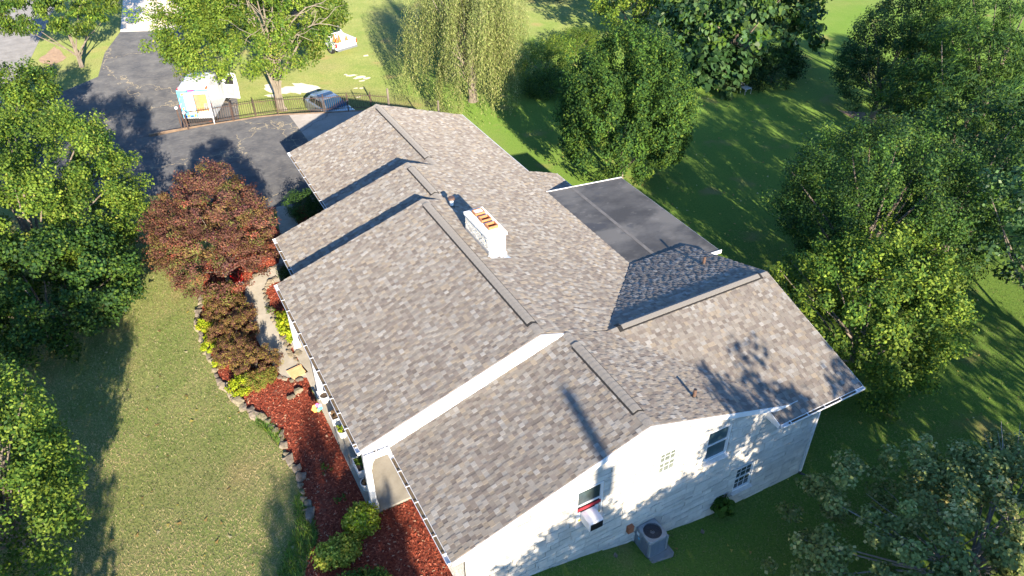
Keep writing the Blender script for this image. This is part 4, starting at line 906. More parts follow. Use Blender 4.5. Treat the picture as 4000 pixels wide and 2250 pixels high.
scatter('tall_grass', [([(-9.06,10.40),(-8.90,10.10),(-8.70,9.50),(-8.58,9.06),(-8.62,8.61),(-8.79,8.64),(-8.94,9.25),(-9.19,10.08)], 2200), ([(-8.59,6.36),(-8.63,5.46),(-8.63,4.88),(-8.65,4.37),(-9.01,3.95),(-9.84,2.79),(-10.42,3.11),(-9.63,4.39),(-9.13,5.05),(-8.94,6.04)], 9000)],
        0, .2, GR2+LIGHT[:1], 'blade', 0, lie=1.2, w=.12, lab='longer uncut green grass along the stone edging', cat='grass')
CH = [((.30, .070, .038), 4), ((.22, .050, .028), 4), ((.38, .12, .07), 2), ((.13, .03, .02), 2), ((.46, .28, .18), .5)]
scatter('mulch_chips', [(mulch_a, 60000), (mulch_b, 9000)], 0, .075, CH, 'chip', .022, holes=[[(-6.95, 4.35), (-4.6, 4.35), (-4.6, 13.6), (-6.95, 13.6)]], lie=.35, lab='red wood mulch chips covering the planting beds', cat='mulch', w=.38)

FL = [((.42, .34, .08), 3), ((.30, .20, .07), 3), ((.45, .40, .22), 1)]
scatter('fallen_leaves', [(right_poly, 500), ([(8, 14), (34, 12), (40, 34), (12, 34)], 900), (lawn_poly, 260)], 0, .13, FL, 'blade', .03, lie=.15, w=.7, lab='scattered yellow fallen leaves on the lawns', cat='leaves')
# ------------------------------------------------------------------ edging stones
def rock(sz, seed):
    r = random.Random(seed); m = MB(); j = lambda a: a*r.uniform(-.22, .22)
    def ring(k, z): return [(x*sz[0]*k+j(sz[0]), y*sz[1]*k+j(sz[1]), z+j(sz[2])*.5) for x, y in ((-.5, -.35), (-.1, -.52), (.45, -.42), (.55, .1), (.3, .5), (-.25, .48), (-.55, .15))]
    a_ = ring(1.0, -.5*sz[2]); b_ = [(x*.97+j(.05), y*.97+j(.05), z+sz[2]*.75) for x, y, z in a_]; c_ = [(x*.62, y*.62, sz[2]*.42+j(sz[2])*.3) for x, y, z in b_]
    t = r.uniform(.6, 1.2); m.col = (t, t*r.uniform(.93, 1), t*r.uniform(.80, .97)); m.loft([a_, b_, c_]); return m.mesh('stone', M['stone'], tint=True)
rocks = [rock((rnd.uniform(.28, .48), rnd.uniform(.22, .34), rnd.uniform(.14, .24)), i) for i in range(16)]
def stones(name, pts, label, step=.31, sc=1.0, z=.06, jit=.05):
    x, y = pts[0]; t = empty(name, (x, y, 0), label, 'edging')
    acc = 0
    for i in range(len(pts)-1):
        p, q_ = Vector((*pts[i], 0)), Vector((*pts[i+1], 0)); L_ = (q_-p).length; d = (q_-p).normalized() if L_ else Vector((1, 0, 0))
        while acc < L_:
            c = p+d*acc; k = sc*rnd.uniform(.55, 1.0)
            link('stone', rnd.choice(rocks), t, (c.x-x+rnd.uniform(-jit, jit), c.y-y+rnd.uniform(-jit, jit), z+rnd.uniform(-.02, .03)), (rnd.uniform(-.15, .15), rnd.uniform(-.15, .15), math.atan2(d.y, d.x)+rnd.uniform(-.4, .4)), (k, k, k*rnd.uniform(.8, 1.2)))
            acc += step*rnd.uniform(.85, 1.15)
        acc -= L_
    return t
stones('stone_edging', stone_line, 'row of rough stones edging the outer mulch bed along the lawn')
stones('stone_edging', [(-9.53,11.57),(-9.45,11.08),(-9.48,10.77)], 'small pile of pale stones bulging from the lawn edging', .3, 1.15)
stones('stone_edging', [(-6.37,18.30),(-6.70,18.05),(-7.02,17.46),(-7.10,16.45),(-7.15,15.16),(-7.11,13.73),(-7.11,12.92),(-6.98,12.50),(-6.86,12.22)], 'row of stones edging the inner mulch bed along the path', .24, .78)
stones('stone_edging', [(-7.04,12.82),(-6.84,12.97),(-6.80,12.61)], 'short pile of stones at the end of the inner bed', .22, .9)
stones('stone_edging', [(-5.85,19.18),(-6.47,19.18),(-7.07,18.93),(-7.57,18.46)], 'pale flat stones edging the upper side of the path', .26, .7)
stones('stone_edging', [(-7.82,11.94),(-7.58,11.60),(-7.29,11.41),(-6.95,11.38)], 'broken stones along the lower end of the path', .28, .7)
stones('stone_edging', [(-7.69,10.73),(-7.50,10.84),(-7.26,10.93)], 'three loose stones lying on the red mulch', .33, .8)
stones('stone_edging', [(-4.19,24.05),(-4.13,23.46),(-4.15,22.72)], 'dark stones edging the bed at the driveway corner', .24, .7)

# ------------------------------------------------------------------ small garden things
m = MB(); cx_, cy_ = (-7.18,11.86); m.box(cx_-.31, cx_+.31, cy_-.29, cy_+.29, .045, .10, rz=.18); m.box(cx_-.25, cx_+.25, cy_-.23, cy_+.23, .10, .106, rz=.18)
m.top('paving_slab', M['tanslab'], (cx_, cy_, 0), 'square tan paving slab at the porch end of the garden path', 'paving slab', bevel=.006)
x, y = (-7.86,18.54); t = empty('garden_ornament', (x, y, 0), 'red and white spiky ornament in the mulch under the red maple', 'ornament')
m = MB(); m.loft([[(x+math.cos(a)*r_, y+math.sin(a)*r_*.6, z_) for a in np.linspace(0, 6.283, 9)[:-1]] for r_, z_ in ((.10, .03), (.22, .10), (.16, .2), (.05, .26))]); m.part('body', M['white'], t, smooth=True)
m = MB()
for k in range(11): a = k*.57; m.bar((x, y, .18), (x+math.cos(a)*.28, y+math.sin(a)*.28, .42+.1*(k % 3)), .022)
m.part('spines', M['tail'], t)
# flower spinner
x, y = -7.16, 9.2; t = empty('flower_spinner', (x, y, 0), 'rainbow petalled flower spinner stuck in the red mulch', 'garden spinner')
m = MB(); m.tube([(x, y, 0), (x, y, .52)], .008, 6); m.part('stem', M['iron'], t)
for k, nm in enumerate(('or_', 'ye', 'pk', 'pu', 'cy', 'gr', 'or_')[:7]):
    a = math.pi+(.0-k*.897); pts = [(.03, 0), (.09, .055), (.17, .06), (.20, 0), (.17, -.06), (.09, -.055)]
    m = MB(); vs = []
    for dz in (0, .008):
        for r_, s_ in pts: X_ = r_*math.cos(a)-s_*math.sin(a); Y_ = r_*math.sin(a)+s_*math.cos(a); vs.append((x+X_, y-.02+Y_*.35, .52+Y_*.75+dz))
    m.add(vs, [tuple(range(6))[::-1], tuple(range(6, 12))]+[(i, (i+1) % 6, (i+1) % 6+6, i+6) for i in range(6)]); m.part('petal', M['petal_'+nm], t)
# planters on the porch
def planter(p, label, kind, plant):
    x, y = p; t = empty('planter', (x, y, .1), label, 'planter', 'white planters along the porch edge')
    m = MB()
    if kind == 'round':
        n = 16; prof = [(.13, .1), (.17, .36), (.185, .38), (.185, .42), (.16, .42), (.15, .34)]
        m.loft([[(x+math.cos(2*math.pi*k/n)*r_, y+math.sin(2*math.pi*k/n)*r_, z_) for k in range(n)] for r_, z_ in prof]); m.part('pot', M['pot'], t, smooth=False)
        m = MB(); m.tube([(x, y, .34), (x, y, .385)], .155, 14); m.part('soil', M['soil'], t)
    else:
        w, l, h_ = kind; m.box(x-w, x-w+.025, y-l, y+l, .1, .1+h_); m.box(x+w-.025, x+w, y-l, y+l, .1, .1+h_); m.box(x-w+.025, x+w-.025, y-l, y-l+.025, .1, .1+h_); m.box(x-w+.025, x+w-.025, y+l-.025, y+l, .1, .1+h_)
        m.box(x-w-.012, x+w+.012, y-l-.012, y-l, .1+h_-.05, .1+h_); m.box(x-w-.012, x-w, y-l, y+l, .1+h_-.05, .1+h_); m.part('pot', M['pot'], t)
        m = MB(); m.box(x-w+.026, x+w-.026, y-l+.026, y+l-.026, .1, .1+h_-.06); m.part('soil', M['soil'], t)
    if plant:
        pal, r_, n = plant; C_ = np.array([x, y, .1+(.34 if kind == 'round' else kind[2])+.0])+nr.normal(0, 1, (n, 3))*np.array([r_*.5, (r_ if kind == 'round' else kind[1])*.5, .05])
        V, F, c = fill(C_, unit(nr.normal(0, 1, (n, 3))), np.full(n, r_*.5), 30, 1, .06, pal, unit(nr.normal(0, 1, (n, 3))+[0, 0, 1]))
        link('plant', npmesh('plant', V-np.array([x, y, .1]), F, M['leaf'], c), t)['kind'] = 'stuff'
DRY = [((.26, .18, .11), 3), ((.18, .12, .07), 2)]
planter((-6.72, 9.80), 'round white planter beside the middle porch post, filled with soil', 'round', None)
planter((-6.68, 8.68), 'square white planter with dry stems on the porch edge', (.17, .22, .30), (DRY, .10, 22))
planter((-6.69, 7.88), 'round white planter with lime green leaves', 'round', (CHART[:2]+GREEN[:1], .15, 9))
planter((-6.62, 6.18), 'rectangular white planter box full of green leaves', (.2, .34, .30), (GREEN+LIGHT[:1], .2, 20))
planter((-6.74, 5.36), 'round white planter with dead brown stems', 'round', (DRY, .16, 10))
for p, lab in (((-7.00,7.23), 'thin dark iron stake with a small ornament in sunlit mulch'), ((-6.90,6.54), 'thin dark iron stake beside the rectangular planter')):
    x, y = p; t = empty('garden_stake', (x, y, 0), lab, 'garden stake'); m = MB(); m.tube([(x, y, 0), (x, y, .5)], .008, 6); m.part('rod', M['iron'], t)
    m = MB(); m.tube([(x, y-.08, .5), (x, y, .58), (x, y+.08, .5), (x, y, .44), (x, y-.08, .5)], .012, 5, cap=False); m.part('finial', M['black'], t)

# ------------------------------------------------------------------ outdoor condenser
t = empty('condenser_pad', (.47, -.22, -1.0), 'concrete pad under the air conditioning condenser by the gable', 'concrete pad')
m = MB(); m.box(-.12, 1.0, -.76, .17, -1.4, -.935); m.part('pad', M['slab'], t, bevel=.01)
A = empty('condenser', (.48, -.2, -.93), 'grey outdoor air conditioning condenser with a round fan grille', 'air conditioner')
x0, x1, y0, y1, z0, z1 = .12, .84, -.57, .15, -.93, -.16
m = MB(); m.box(x0+.03, x1-.03, y0+.03, y1-.03, z0+.02, z1-.06); m.part('coil', M['acdark'], A)
m = MB()
for (px, py) in ((x0, y0), (x1, y0), (x1, y1), (x0, y1)): m.box(px-.0 if px == x0 else px-.07, px+.07 if px == x0 else px, py if py == y0 else py-.07, py+.07 if py == y0 else py, z0, z1-.05)
m.box(x0, x1, y0, y1, z0, z0+.05); m.box(x0-.002, x0+.028, y1-.30, y1-.07, z0+.05, z1-.05); m.part('corner_frame', M['acgrey'], A)
lv = MB(); lv.box(0, x1-x0-.14, -.012, .012, 0, .012); lme = lv.mesh('louvre', M['acgrey'])
for k in range(15):
    zz = z0+.075+k*.042
    link('louvre', lme, A, (x0+.07-.48, y0+.014+.2, zz+.93)); link('louvre', lme, A, (x0+.016-.48, y0+.07+.2, zz+.93), (0, 0, math.pi/2)); link('louvre', lme, A, (x1-.016-.48, y0+.07+.2, zz+.93), (0, 0, math.pi/2))
# top ring
n = 32; ctr = ((x0+x1)/2, (y0+y1)/2); ro = .29
sq = []; ci = []
for k in range(n):
    a = 2*math.pi*k/n; c_, s_ = math.cos(a), math.sin(a); f = .36/max(abs(c_), abs(s_)); f = min(f, .45); sq.append((ctr[0]+c_*f, ctr[1]+s_*f)); ci.append((ctr[0]+c_*ro, ctr[1]+s_*ro))
m = MB(); m.loft([[(*p, z1-.10) for p in sq], [(*p, z1-.02) for p in sq], [(ctr[0]+(p[0]-ctr[0])*.95, ctr[1]+(p[1]-ctr[1])*.95, z1) for p in sq], [(*p, z1) for p in ci], [(*p, z1-.09) for p in ci]], cap=False)
m.part('top_cover', M['acgrey'], A)
m = MB(); m.tube([(*ctr, z1-.14), (*ctr, z1-.13)], .30, 24); m.part('fan_well', M['acdark'], A)
m = MB(); m.tube([(*ctr, z1-.13), (*ctr, z1-.06)], .075, 12)
fa = m.part('fan_hub', M['fan'], A)
for k in range(3):
    a = k*2.094+.9; pts = [(.06, -.05), (.27, -.12), (.28, .10), (.06, .04)]; m = MB(); vs = []
    for dz in (0, .006):
        for i, (r_, s_) in enumerate(pts): vs.append((ctr[0]+r_*math.cos(a)-s_*math.sin(a), ctr[1]+r_*math.sin(a)+s_*math.cos(a), z1-.11+dz+(.03 if s_ > 0 else 0)))
    m.add(vs, [(3, 2, 1, 0), (4, 5, 6, 7), (0, 1, 5, 4), (1, 2, 6, 5), (2, 3, 7, 6), (3, 0, 4, 7)]); m.part('fan_blade', M['fan'], fa)
m = MB()
for k in range(1, 8):
    r_ = .29*k/7.5; pts = [(ctr[0]+math.cos(a)*r_, ctr[1]+math.sin(a)*r_, z1+.003+.018*(1-(r_/.29)**2)) for a in np.linspace(0, 6.283, 25)]; m.tube(pts, .0028, 4, cap=False)
for k in range(4): a = k*math.pi/4; m.bar((ctr[0]-math.cos(a)*.3, ctr[1]-math.sin(a)*.3, z1+.004), (ctr[0]+math.cos(a)*.3, ctr[1]+math.sin(a)*.3, z1+.004), .006)
m.part('fan_guard', M['plastic'], A)
m = MB(); m.box(x0-.004, x0-.0025, y1-.20, y1-.08, -.42, -.28); m.part('sticker', M['white'], A)
m = MB(); m.box(x0-.004, x0-.0025, y1-.24, y1-.16, -.56, -.47); m.part('sticker', M['wrap'], A)
m = MB(); m.tube([(x0+.02, .14, -.50), (x0-.02, .17, -.42), (-.14, .175, -.22)], .018, 8); m.part('conduit', M['acgrey'], A)
m = MB(); m.box(-.24, -.04, .05, .18, -.20, .06); m.prism([(-.24, .06), (-.04, .06), (-.04, .09), (-.24, .09)], .03, .18, 'y')
eb = m.top('disconnect_box', M['rust'], (-.14, .12, -.2), 'rusty orange electrical disconnect box on the gable wall', 'electrical box', bevel=.006)
m = MB(); m.box(3.82, 3.94, .15, .185, -.95, -.80); m.top('outlet_box', M['acgrey'], (3.88, .17, -.95), 'small grey outlet cover on the wall left of the basement window', 'outlet box')
for p, lab in ((((-0.78,-0.13)), 'pale round stone in the grass left of the condenser'), ((2.62,-0.29), 'small bluish scrap lying on the shaded grass'), ((3.99,0.39), 'flat brick lying at the wall foot by the weed')):
    x, y = p; o = link('stone', rocks[3], None, (x, y, float(T(x))+.03), (0, 0, .6), (.4, .4, .35)); tag(o, lab, 'stone')
# metal garden chair under the catalpa
x, y = (30.25,28.26); zb = float(T(x)); t = empty('garden_chair', (x, y, zb), 'small white metal chair at the foot of the dark undergrowth', 'chair')
m = MB(); m.box(x-.3, x+.3, y-.25, y+.25, zb+.42, zb+.45); m.part('seat', M['sash'], t)
m = MB()
for k in range(5): m.bar((x-.28+k*.14, y+.25, zb+.45), (x-.28+k*.14, y+.32, zb+.9), .02)
m.bar((x-.3, y+.32, zb+.9), (x+.3, y+.32, zb+.9), .03); m.part('backrest', M['sash'], t)
for sx in (-1, 1):
    for sy in (-1, 1): m = MB(); m.bar((x+sx*.28, y+sy*.23, zb), (x+sx*.28, y+sy*.23, zb+.43), .025); m.part('leg', M['sash'], t)
# utility pole south of the house
t = empty('utility_pole', (-5.25, -27.0, 0), 'wooden utility pole beyond the bottom of the picture', 'utility pole')
m = MB(); m.tube([(-5.25, -27, -.2), (-5.25, -27, 15.2)], [.24, .17], 10); m.part('pole', M['bark'], t)
m = MB(); m.tube([(-5.0, -27.1, 12.2), (-5.0, -27.1, 13.4)], .28, 12); m.part('transformer', M['acgrey'], t)

# ------------------------------------------------------------------ iron fence, gate and lamps on the parking edge
pk = MB(); pk.box(-.009, .009, -.009, .009, 0, 1.0); pkm = pk.mesh('picket', M['iron'])
def fence(name, pts, label, cat, z0, posts=True, hgt=1.05):
    t = empty(name, (*pts[0], z0), label, cat)
    for i in range(len(pts)-1):
        p, q_ = Vector((*pts[i], z0)), Vector((*pts[i+1], z0)); L_ = (q_-p).length; n = int(L_/.13)
        for zz in (.12, .88 if hgt < 1.2 else .95): m = MB(); m.bar(p+Vector((0, 0, zz)), q_+Vector((0, 0, zz)), .03); m.part('rail', M['iron'], t)
        for k in range(n): c = p.lerp(q_, (k+.5)/n)-Vector((*pts[0], z0)); link('picket', pkm, t, c, (0, 0, 0), (1, 1, hgt-.05))
        for e in ((p, q_) if i == len(pts)-2 else (p,)): m = MB(); m.box(e.x-.025, e.x+.025, e.y-.025, e.y+.025, z0-.1, z0+hgt+.06); m.part('post', M['iron'], t)
    return t
m = MB()
fl2 = [(-9.2, 36.55)]+fence_line[:7]
for i in range(len(fl2)-1): m.bar((*fl2[i], -.14), (*fl2[i+1], -.14), .11, .38)
m.top('kerb', M['dirt'], (-3, 36, 0), kind='structure')
gt = fence('driveway_gate', [(-7.15, 36.36), (-4.36, 36.0)], 'dark iron picket gate standing across behind the van', 'gate', .12)
fence('iron_fence', fence_line[1:8], 'dark iron picket fence along the edge of the parking slab', 'fence', .12)
for (x, y, h_), lab in (((-7.32, 36.42, 1.25), 'white globe lamp on the left gate post'), ((-7.0, 36.1, 1.0), 'lower white globe lamp just right of the gate post lamp')):
    t = empty('globe_lamp', (x, y, 0), lab, 'lamp'); m = MB(); m.box(x-.04, x+.04, y-.04, y+.04, 0, h_); m.part('post', M['iron'], t)
    m = MB(); m.loft([[(x+math.cos(a)*r_, y+math.sin(a)*r_, h_+z_) for a in np.linspace(0, 6.283, 13)[:-1]] for r_, z_ in ((.03, 0), (.085, .04), (.105, .1), (.085, .16), (.02, .2))]); m.part('globe', M['white'], t, smooth=True)
t = empty('wire_fence', (*fence_line[7], 0), 'sagging wire fence running down from the tall corner post', 'fence')
m = MB(); x, y = fence_line[7]; m.box(x-.05, x+.05, y-.05, y+.05, -.5, 1.55); m.part('post', M['bark'], t)
m = MB()
for k in range(14):
    z_ = .05+k*.1; m.bar((x, y, z_), (6.6, 29.6, z_-.3*0), .006)
for k in range(26): xx, yy = x+(6.6-x)*k/26, y+(29.6-y)*k/26; m.bar((xx, yy, .05), (xx, yy, 1.35), .006)
m.part('mesh', M['iron'], t); m = MB(); m.box(6.56, 6.64, 29.56, 29.64, 0, 1.4); m.part('post', M['bark'], t)

# ------------------------------------------------------------------ vehicles (local: x right, y forward, origin at rear axle line on the ground)
def rr_ring(w, z0, z1, y, rt=.18, rb=.08, tw=None, n=4):
    """rounded section: w half width at bottom, tw half width at top"""
    tw = tw if tw is not None else w; P_ = []
    def arc(cx, cz, r_, a0, a1):
        for k in range(n+1): a = a0+(a1-a0)*k/n; P_.append((cx+math.cos(a)*r_, y, cz+math.sin(a)*r_))
    arc(w-rb, z0+rb, rb, -math.pi/2, 0); arc(tw-rt, z1-rt, rt, 0, math.pi/2); arc(-(tw-rt), z1-rt, rt, math.pi/2, math.pi); arc(-(w-rb), z0+rb, rb, math.pi, 1.5*math.pi)
    return P_
def wheel(t, x, y, r_=.34, w=.22):
    m = MB(); m.tube([(x-w/2, y, r_), (x+w/2, y, r_)], r_, 20); wh = m.local('wheel', M['tyre'], t)
    m = MB(); s_ = 1 if x > 0 else -1; m.tube([(x+s_*(w/2-.02), y, r_), (x+s_*(w/2+.012), y, r_)], r_*.6, 12); m.local('rim', M['carsilver'], wh)
vx, vy = -6.18, 36.95
V_ = empty('cargo_van', (vx, vy, -.30), 'white cargo van with blue and yellow wrap and its right rear door open', 'van', None, R(-24)); V_.scale = (1, 1, 1.09)
m = MB(); W = .92
m.loft([rr_ring(W, .42, 2.20, .0, .14, .05, .84), rr_ring(W+.01, .40, 2.30, .10, .16, .05, .85), rr_ring(W+.01, .38, 2.34, 1.2, .18, .05, .85), rr_ring(W+.01, .38, 2.30, 2.3, .18, .05, .84), rr_ring(W, .38, 2.16, 2.75, .2, .05, .80),
        rr_ring(W, .38, 1.62, 3.35, .15, .05, .80), rr_ring(W, .38, 1.18, 3.7, .15, .05, .82), rr_ring(W-.03, .38, 1.02, 4.35, .15, .05, .82), rr_ring(W-.12, .42, .86, 4.62, .12, .05, .74)])
body = m.local('body', M['carwhite'], V_, smooth=False)
m = MB()
for k in range(7): xx = -.54+k*.18; m.box(xx-.02, xx+.02, .35, 2.2, 2.325, 2.352)
m.local('roof_rib', M['carwhite'], V_)
m = MB(); m.box(-.80, .80, -.012, .0, .62, 2.0); m.local('cargo_opening', M['black'], V_)
m = MB(); m.box(-.90, -.0, -.045, -.013, .55, 2.06); dl = m.local('rear_door', M['wrap'], V_, bevel=.015)
m = MB(); m.box(-.55, -.02, -.052, -.0455, .95, 2.0); m.box(-.45, -.02, -.0525, -.0456, .72, .95); m.local('wrap_panel', M['carwhite'], dl)
m = MB(); 
for (a, c, z0_, z1_) in ((-.70, -.52, 1.86, 1.98), (-.84, -.78, 1.6, 1.74), (-.84, -.78, 1.32, 1.44), (-.80, -.66, 1.02, 1.16), (-.82, -.70, .72, .82), (-.62, -.46, .60, .72), (-.20, -.05, .60, .76), (-.42, -.30, .92, .99), (-.12, -.03, .84, .98)): m.prism([(a, z0_), (c-.04, z0_), (c, z1_), (a+.04, z1_)], -.058, -.0535, 'y')
m.local('wrap_mark', M['yel'], dl)
m = MB()
for (a, c, z0_, z1_) in ((-.80, -.62, .60, .68), (-.42, -.26, .58, .68), (-.14, -.06, .78, .83)): m.box(a, c, -.0585, -.054, z0_, z1_)
m.box(-.36, -.28, -.0585, -.054, .80, .815); m.box(-.33, -.315, -.0585, -.054, .77, .84); m.box(-.26, -.2, -.0585, -.054, .79, .81); m.local('wrap_mark', M['blue'], dl)
m = MB(); m.box(-.9, .9, -.030, -.011, 2.05, 2.16); m.local('door_header', M['wrap'], V_)
m = MB(); m.prism([(-.34, 2.07), (.24, 2.07), (.16, 2.17), (-.26, 2.17)], -.05, -.031, 'y'); bl = m.local('brake_light', M['blue'], V_)
m = MB(); m.prism([(-.25, 2.085), (.15, 2.085), (.11, 2.145), (-.21, 2.145)], -.056, -.0505, 'y'); m.local('lens', M['tail'], bl)
# inside: plywood lining, boxes, white bundles
m = MB(); m.box(.03, .30, .02, .06, .75, 1.98); m.box(.31, .79, .6, .64, .60, 1.95); m.local('plywood_lining', M['wood'], V_)
m = MB(); m.box(.02, .80, -.03, -.0125, 1.9, 2.04); m.box(.77, .90, -.03, -.0125, .55, 1.9); m.box(.0, .90, -.04, -.0125, .42, .62); m.local('door_frame', M['carwhite'], V_)
m = MB(); m.box(.03, .77, -.022, -.0122, .62, 1.9); m.local('cargo_backing', M['wood'], V_)
m = MB(); m.box(.05, .30, -.034, -.0225, 1.15, 1.88, rz=0); m.local('cardboard_sheet', M['card'], V_)
m = MB(); m.tube([(.62, -.03, 1.05), (.62, -.03, 1.35)], [.12, .10], 9); m.tube([(.5, -.04, 1.2), (.72, -.05, 1.3)], .02, 6); m.local('cable_reel', M['greybark'], V_)
m = MB(); m.box(.04, .42, -.10, -.023, .64, .82, rz=.1); m.box(.40, .76, -.12, -.023, .62, .80, rz=-.1); m.box(.10, .5, -.07, -.023, .82, .90); m.box(.46, .75, -.08, -.023, .80, .93); m.local('white_bundle', M['pot'], V_, bevel=.02)
# open rear door swung back
m = MB(); m.box(.90, .945, -.86, -.02, .45, 2.04, rz=R(14), about=(.92, -.02)); od = m.local('rear_door', M['carwhite'], V_, bevel=.012)
m = MB(); m.box(.895, .899, -.62, -.2, 1.45, 1.9, rz=R(14), about=(.92, -.02)); m.local('door_window', M['carglass'], od)
m = MB(); m.box(-.93, .93, -.16, .05, .28, .50); m.local('bumper', M['plastic'], V_, bevel=.03)
for sx in (-1, 1):
    m = MB(); m.box(sx*.70-.07, sx*.70+.07, -.168, -.16, .33, .39); m.local('reflector', M['amber'], V_)
    m = MB(); m.box(min(sx*.935, sx*.86), max(sx*.935, sx*.86), -.03, .10, 1.0 if sx < 0 else .95, 1.32); m.local('tail_light', M['tail'], V_)
    m = MB(); m.box(min(sx*.86, sx*.78), max(sx*.86, sx*.78), -.02, .3, 2.14, 2.24); m.local('marker_lamp', M['tail' if sx < 0 else 'amber'], V_)
    wheel(V_, sx*.80, .75); wheel(V_, sx*.80, 3.75)
m = MB(); m.box(-.945, -.932, .3, 2.2, .6, 1.5); m.local('side_wrap', M['wrap'], V_)
m = MB(); m.prism([(2.60, 1.42), (3.20, 1.42), (2.78, 2.0), (2.50, 2.0)], .86, .90, 'x'); m.prism([(2.60, 1.42), (3.20, 1.42), (2.78, 2.0), (2.50, 2.0)], -.90, -.86, 'x'); m.local('side_window', M['carglass'], V_)
m = MB(); m.add([(-.72, 3.38, 1.63), (.72, 3.38, 1.63), (.70, 2.82, 2.14), (-.70, 2.82, 2.14)], [(0, 1, 2, 3)]); m.local('windshield', M['carglass'], V_)
# open passenger door
c3, s3 = math.cos(R(-8)), math.sin(R(-8))
def dpt(a, z_, o=0): return (.93+a*c3-o*s3, 2.95+a*s3+o*c3, z_)
def dplate(nm, pts, o0, o1, mt, par):
    m = MB(); n = len(pts); m.add([dpt(a, z_, o0) for a, z_ in pts]+[dpt(a, z_, o1) for a, z_ in pts], [tuple(range(n))[::-1], tuple(range(n, 2*n))]+[(i, (i+1) % n, (i+1) % n+n, i+n) for i in range(n)]); return m.local(nm, mt, par)
fd = dplate('front_door', [(.04, .55), (1.0, .50), (1.04, 1.3), (1.0, 1.95), (.82, 2.06), (.45, 2.0), (.10, 1.45)], 0, .05, M['carwhite'], V_)
dplate('door_trim', [(.14, .66), (.74, .62), (.74, 1.28), (.14, 1.28)], -.02, -.002, M['acgrey'], fd)
dplate('door_window', [(.20, 1.36), (.80, 1.36), (.80, 1.88), (.52, 1.90)], -.012, -.001, M['black'], fd)
for sx in (-1, 1): m = MB(); m.box(min(sx*.95, sx*1.15), max(sx*.95, sx*1.15), 3.1, 3.2, 1.35, 1.6); m.local('mirror', M['carwhite'], V_, bevel=.02)

def pickup(name, loc, rz, label, mt, glass, cargo):
    P_ = empty(name, loc, label, 'pickup truck', None, rz)
    m = MB(); W = .95
    m.loft([rr_ring(W, .45, 1.10, 1.75, .06, .05), rr_ring(W, .45, 1.16, 3.7, .08, .05), rr_ring(W-.02, .45, 1.12, 4.6, .12, .05), rr_ring(W-.12, .48, .98, 5.2, .12, .05)]); m.local('body', mt, P_)
    m = MB(); m.box(-W, -W+.09, 0, 1.75, .5, 1.08); m.box(W-.09, W, 0, 1.75, .5, 1.08); m.box(-W+.09, W-.09, .04, 1.75, .5, .62); m.local('bed', mt, P_)
    m = MB(); m.box(-W+.09, W-.09, -.03, .04, .52, 1.06); m.local('tailgate', mt, P_, bevel=.015)
    m = MB(); m.loft([rr_ring(.88, 1.08, 1.20, 1.76, .04, .03, .88), rr_ring(.86, 1.08, 1.72, 1.95, .10, .03, .70), rr_ring(.86, 1.08, 1.80, 2.4, .12, .03, .70), rr_ring(.86, 1.08, 1.79, 2.95, .12, .03, .70), rr_ring(.88, 1.08, 1.20, 3.75, .04, .03, .82)]); m.local('cab', mt, P_)
    m = MB(); m.add([(-.74, 3.68, 1.27), (.74, 3.68, 1.27), (.62, 3.06, 1.76), (-.62, 3.06, 1.76)], [(0, 1, 2, 3)]); m.local('windshield', glass, P_)
    m = MB(); m.add([(-.70, 1.765, 1.26), (.70, 1.765, 1.26), (.62, 1.90, 1.64), (-.62, 1.90, 1.64)], [(3, 2, 1, 0)]); m.local('rear_window', M['carglass'], P_)
    for sx in (-1, 1):
        m = MB(); m.add([(sx*.885, 2.0, 1.25), (sx*.885, 3.45, 1.25), (sx*.79, 2.95, 1.66), (sx*.79, 2.05, 1.66)], [(0, 1, 2, 3)]); m.local('side_window', M['carglass'], P_)
        m = MB(); m.box(min(sx*.96, sx*.88), max(sx*.96, sx*.88), -.035, .06, .72, 1.04); m.local('tail_light', M['tail'], P_)
        m = MB(); m.box(min(sx*.85, sx*.55), max(sx*.85, sx*.55), 5.12, 5.22, .75, .92); m.local('headlight', M['glass'], P_)
        m = MB(); m.box(min(sx*.95, sx*1.16), max(sx*.95, sx*1.16), 3.35, 3.47, 1.16, 1.36); m.local('mirror', mt, P_, bevel=.02)
        wheel(P_, sx*.84, .95, .36); wheel(P_, sx*.84, 4.25, .36)
    m = MB(); m.box(-.92, .92, -.16, -.035, .42, .58); m.local('bumper', M['carsilver'], P_, bevel=.02)
    m = MB(); m.box(-.88, .88, 5.2, 5.3, .42, .60); m.local('bumper', M['carsilver'], P_, bevel=.02)
    return P_
wx, wy = 6.95, 48.6; zb = float(T(wx))
wp = pickup('pickup_truck', (wx, wy, zb), R(16), 'white pickup truck parked on the far lawn with orange cones in its bed', M['carwhite'], M['carglass'], True)
for k, (px, py) in enumerate(((-.4, .7), (.1, 1.1), (.45, .6), (-.2, 1.35))):
    ca, sa = math.cos(R(16)), math.sin(R(16)); X_, Y_ = wx+px*ca-py*sa, wy+px*sa+py*ca
    t = empty('traffic_cone', (X_, Y_, zb+.62), ['orange cone at the left rear of the white pickup bed', 'orange cone in the middle of the white pickup bed', 'orange cone by the tailgate of the white pickup, right side', 'orange cone nearest the cab in the white pickup bed'][k], 'traffic cone', 'cones in the pickup bed')
    m = MB(); m.tube([(0, 0, .03), (0, 0, .68)], [.15, .03], 12); m.local('cone', M['orange'], t); m = MB(); m.box(-.19, .19, -.19, .19, 0, .03); m.local('base', M['orange'], t)
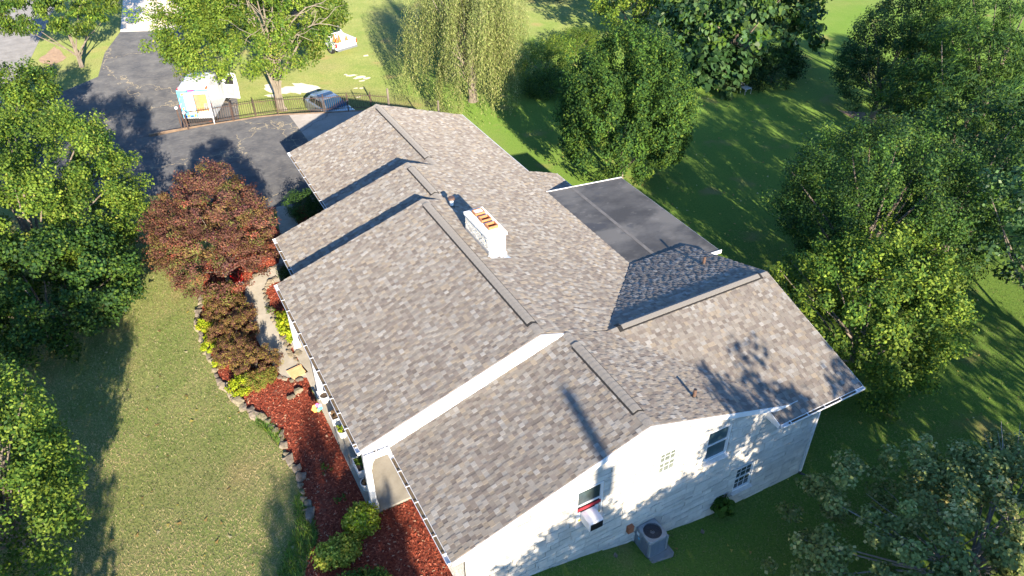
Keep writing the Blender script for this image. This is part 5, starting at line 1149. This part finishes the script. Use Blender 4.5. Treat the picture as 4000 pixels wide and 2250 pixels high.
C_R = R(193); HB = empty('hatchback_car', (1.45, 38.45, float(T(1.9))+.02), 'silver hatchback car nosed up against the parking fence', 'car', None, C_R)
m = MB(); W = .87
m.loft([rr_ring(W-.06, .35, .90, .0, .12, .05), rr_ring(W, .25, 1.0, .25, .12, .05), rr_ring(W, .22, .98, 2.9, .12, .05), rr_ring(W-.02, .22, .92, 3.6, .16, .05), rr_ring(W-.12, .28, .74, 4.1, .14, .05)]); m.local('body', M['carsilver'], HB, smooth=False)
m = MB(); m.loft([rr_ring(.82, .90, 1.02, .12, .05, .03, .78), rr_ring(.80, .90, 1.38, .55, .12, .03, .62), rr_ring(.80, .90, 1.48, 1.1, .12, .03, .62), rr_ring(.80, .90, 1.46, 2.05, .12, .03, .62), rr_ring(.82, .90, 1.0, 2.95, .05, .03, .76)]); m.local('cabin', M['carsilver'], HB)
m = MB(); m.add([(-.74, 2.93, 1.03), (.74, 2.93, 1.03), (.56, 2.16, 1.44), (-.56, 2.16, 1.44)], [(0, 1, 2, 3)]); m.local('windshield', M['blueglass'], HB)
m = MB(); m.add([(-.66, .24, 1.10), (.66, .24, 1.10), (.54, .56, 1.37), (-.54, .56, 1.37)], [(3, 2, 1, 0)]); m.local('rear_window', M['carglass'], HB)
m = MB(); m.box(-.5, .5, 1.25, 1.65, 1.475, 1.488); m.local('sunroof', M['carglass'], HB)
for sx in (-1, 1):
    for (a, c) in ((.65, 1.35), (1.42, 2.35)): m = MB(); m.add([(sx*.815, a, 1.04), (sx*.815, c, 1.04), (sx*.70, min(c, 2.1), 1.34), (sx*.70, a+.1, 1.34)], [(0, 1, 2, 3)]); m.local('side_window', M['carglass'], HB)
    m = MB(); m.box(min(sx*.86, sx*1.02), max(sx*.86, sx*1.02), 2.45, 2.56, .96, 1.1); m.local('mirror', M['carsilver'], HB, bevel=.02)
    m = MB(); m.box(min(sx*.72, sx*.45), max(sx*.72, sx*.45), 4.0, 4.08, .56, .68); m.local('headlight', M['glass'], HB)
    wheel(HB, sx*.76, .75, .31, .2); wheel(HB, sx*.76, 3.3, .31, .2)
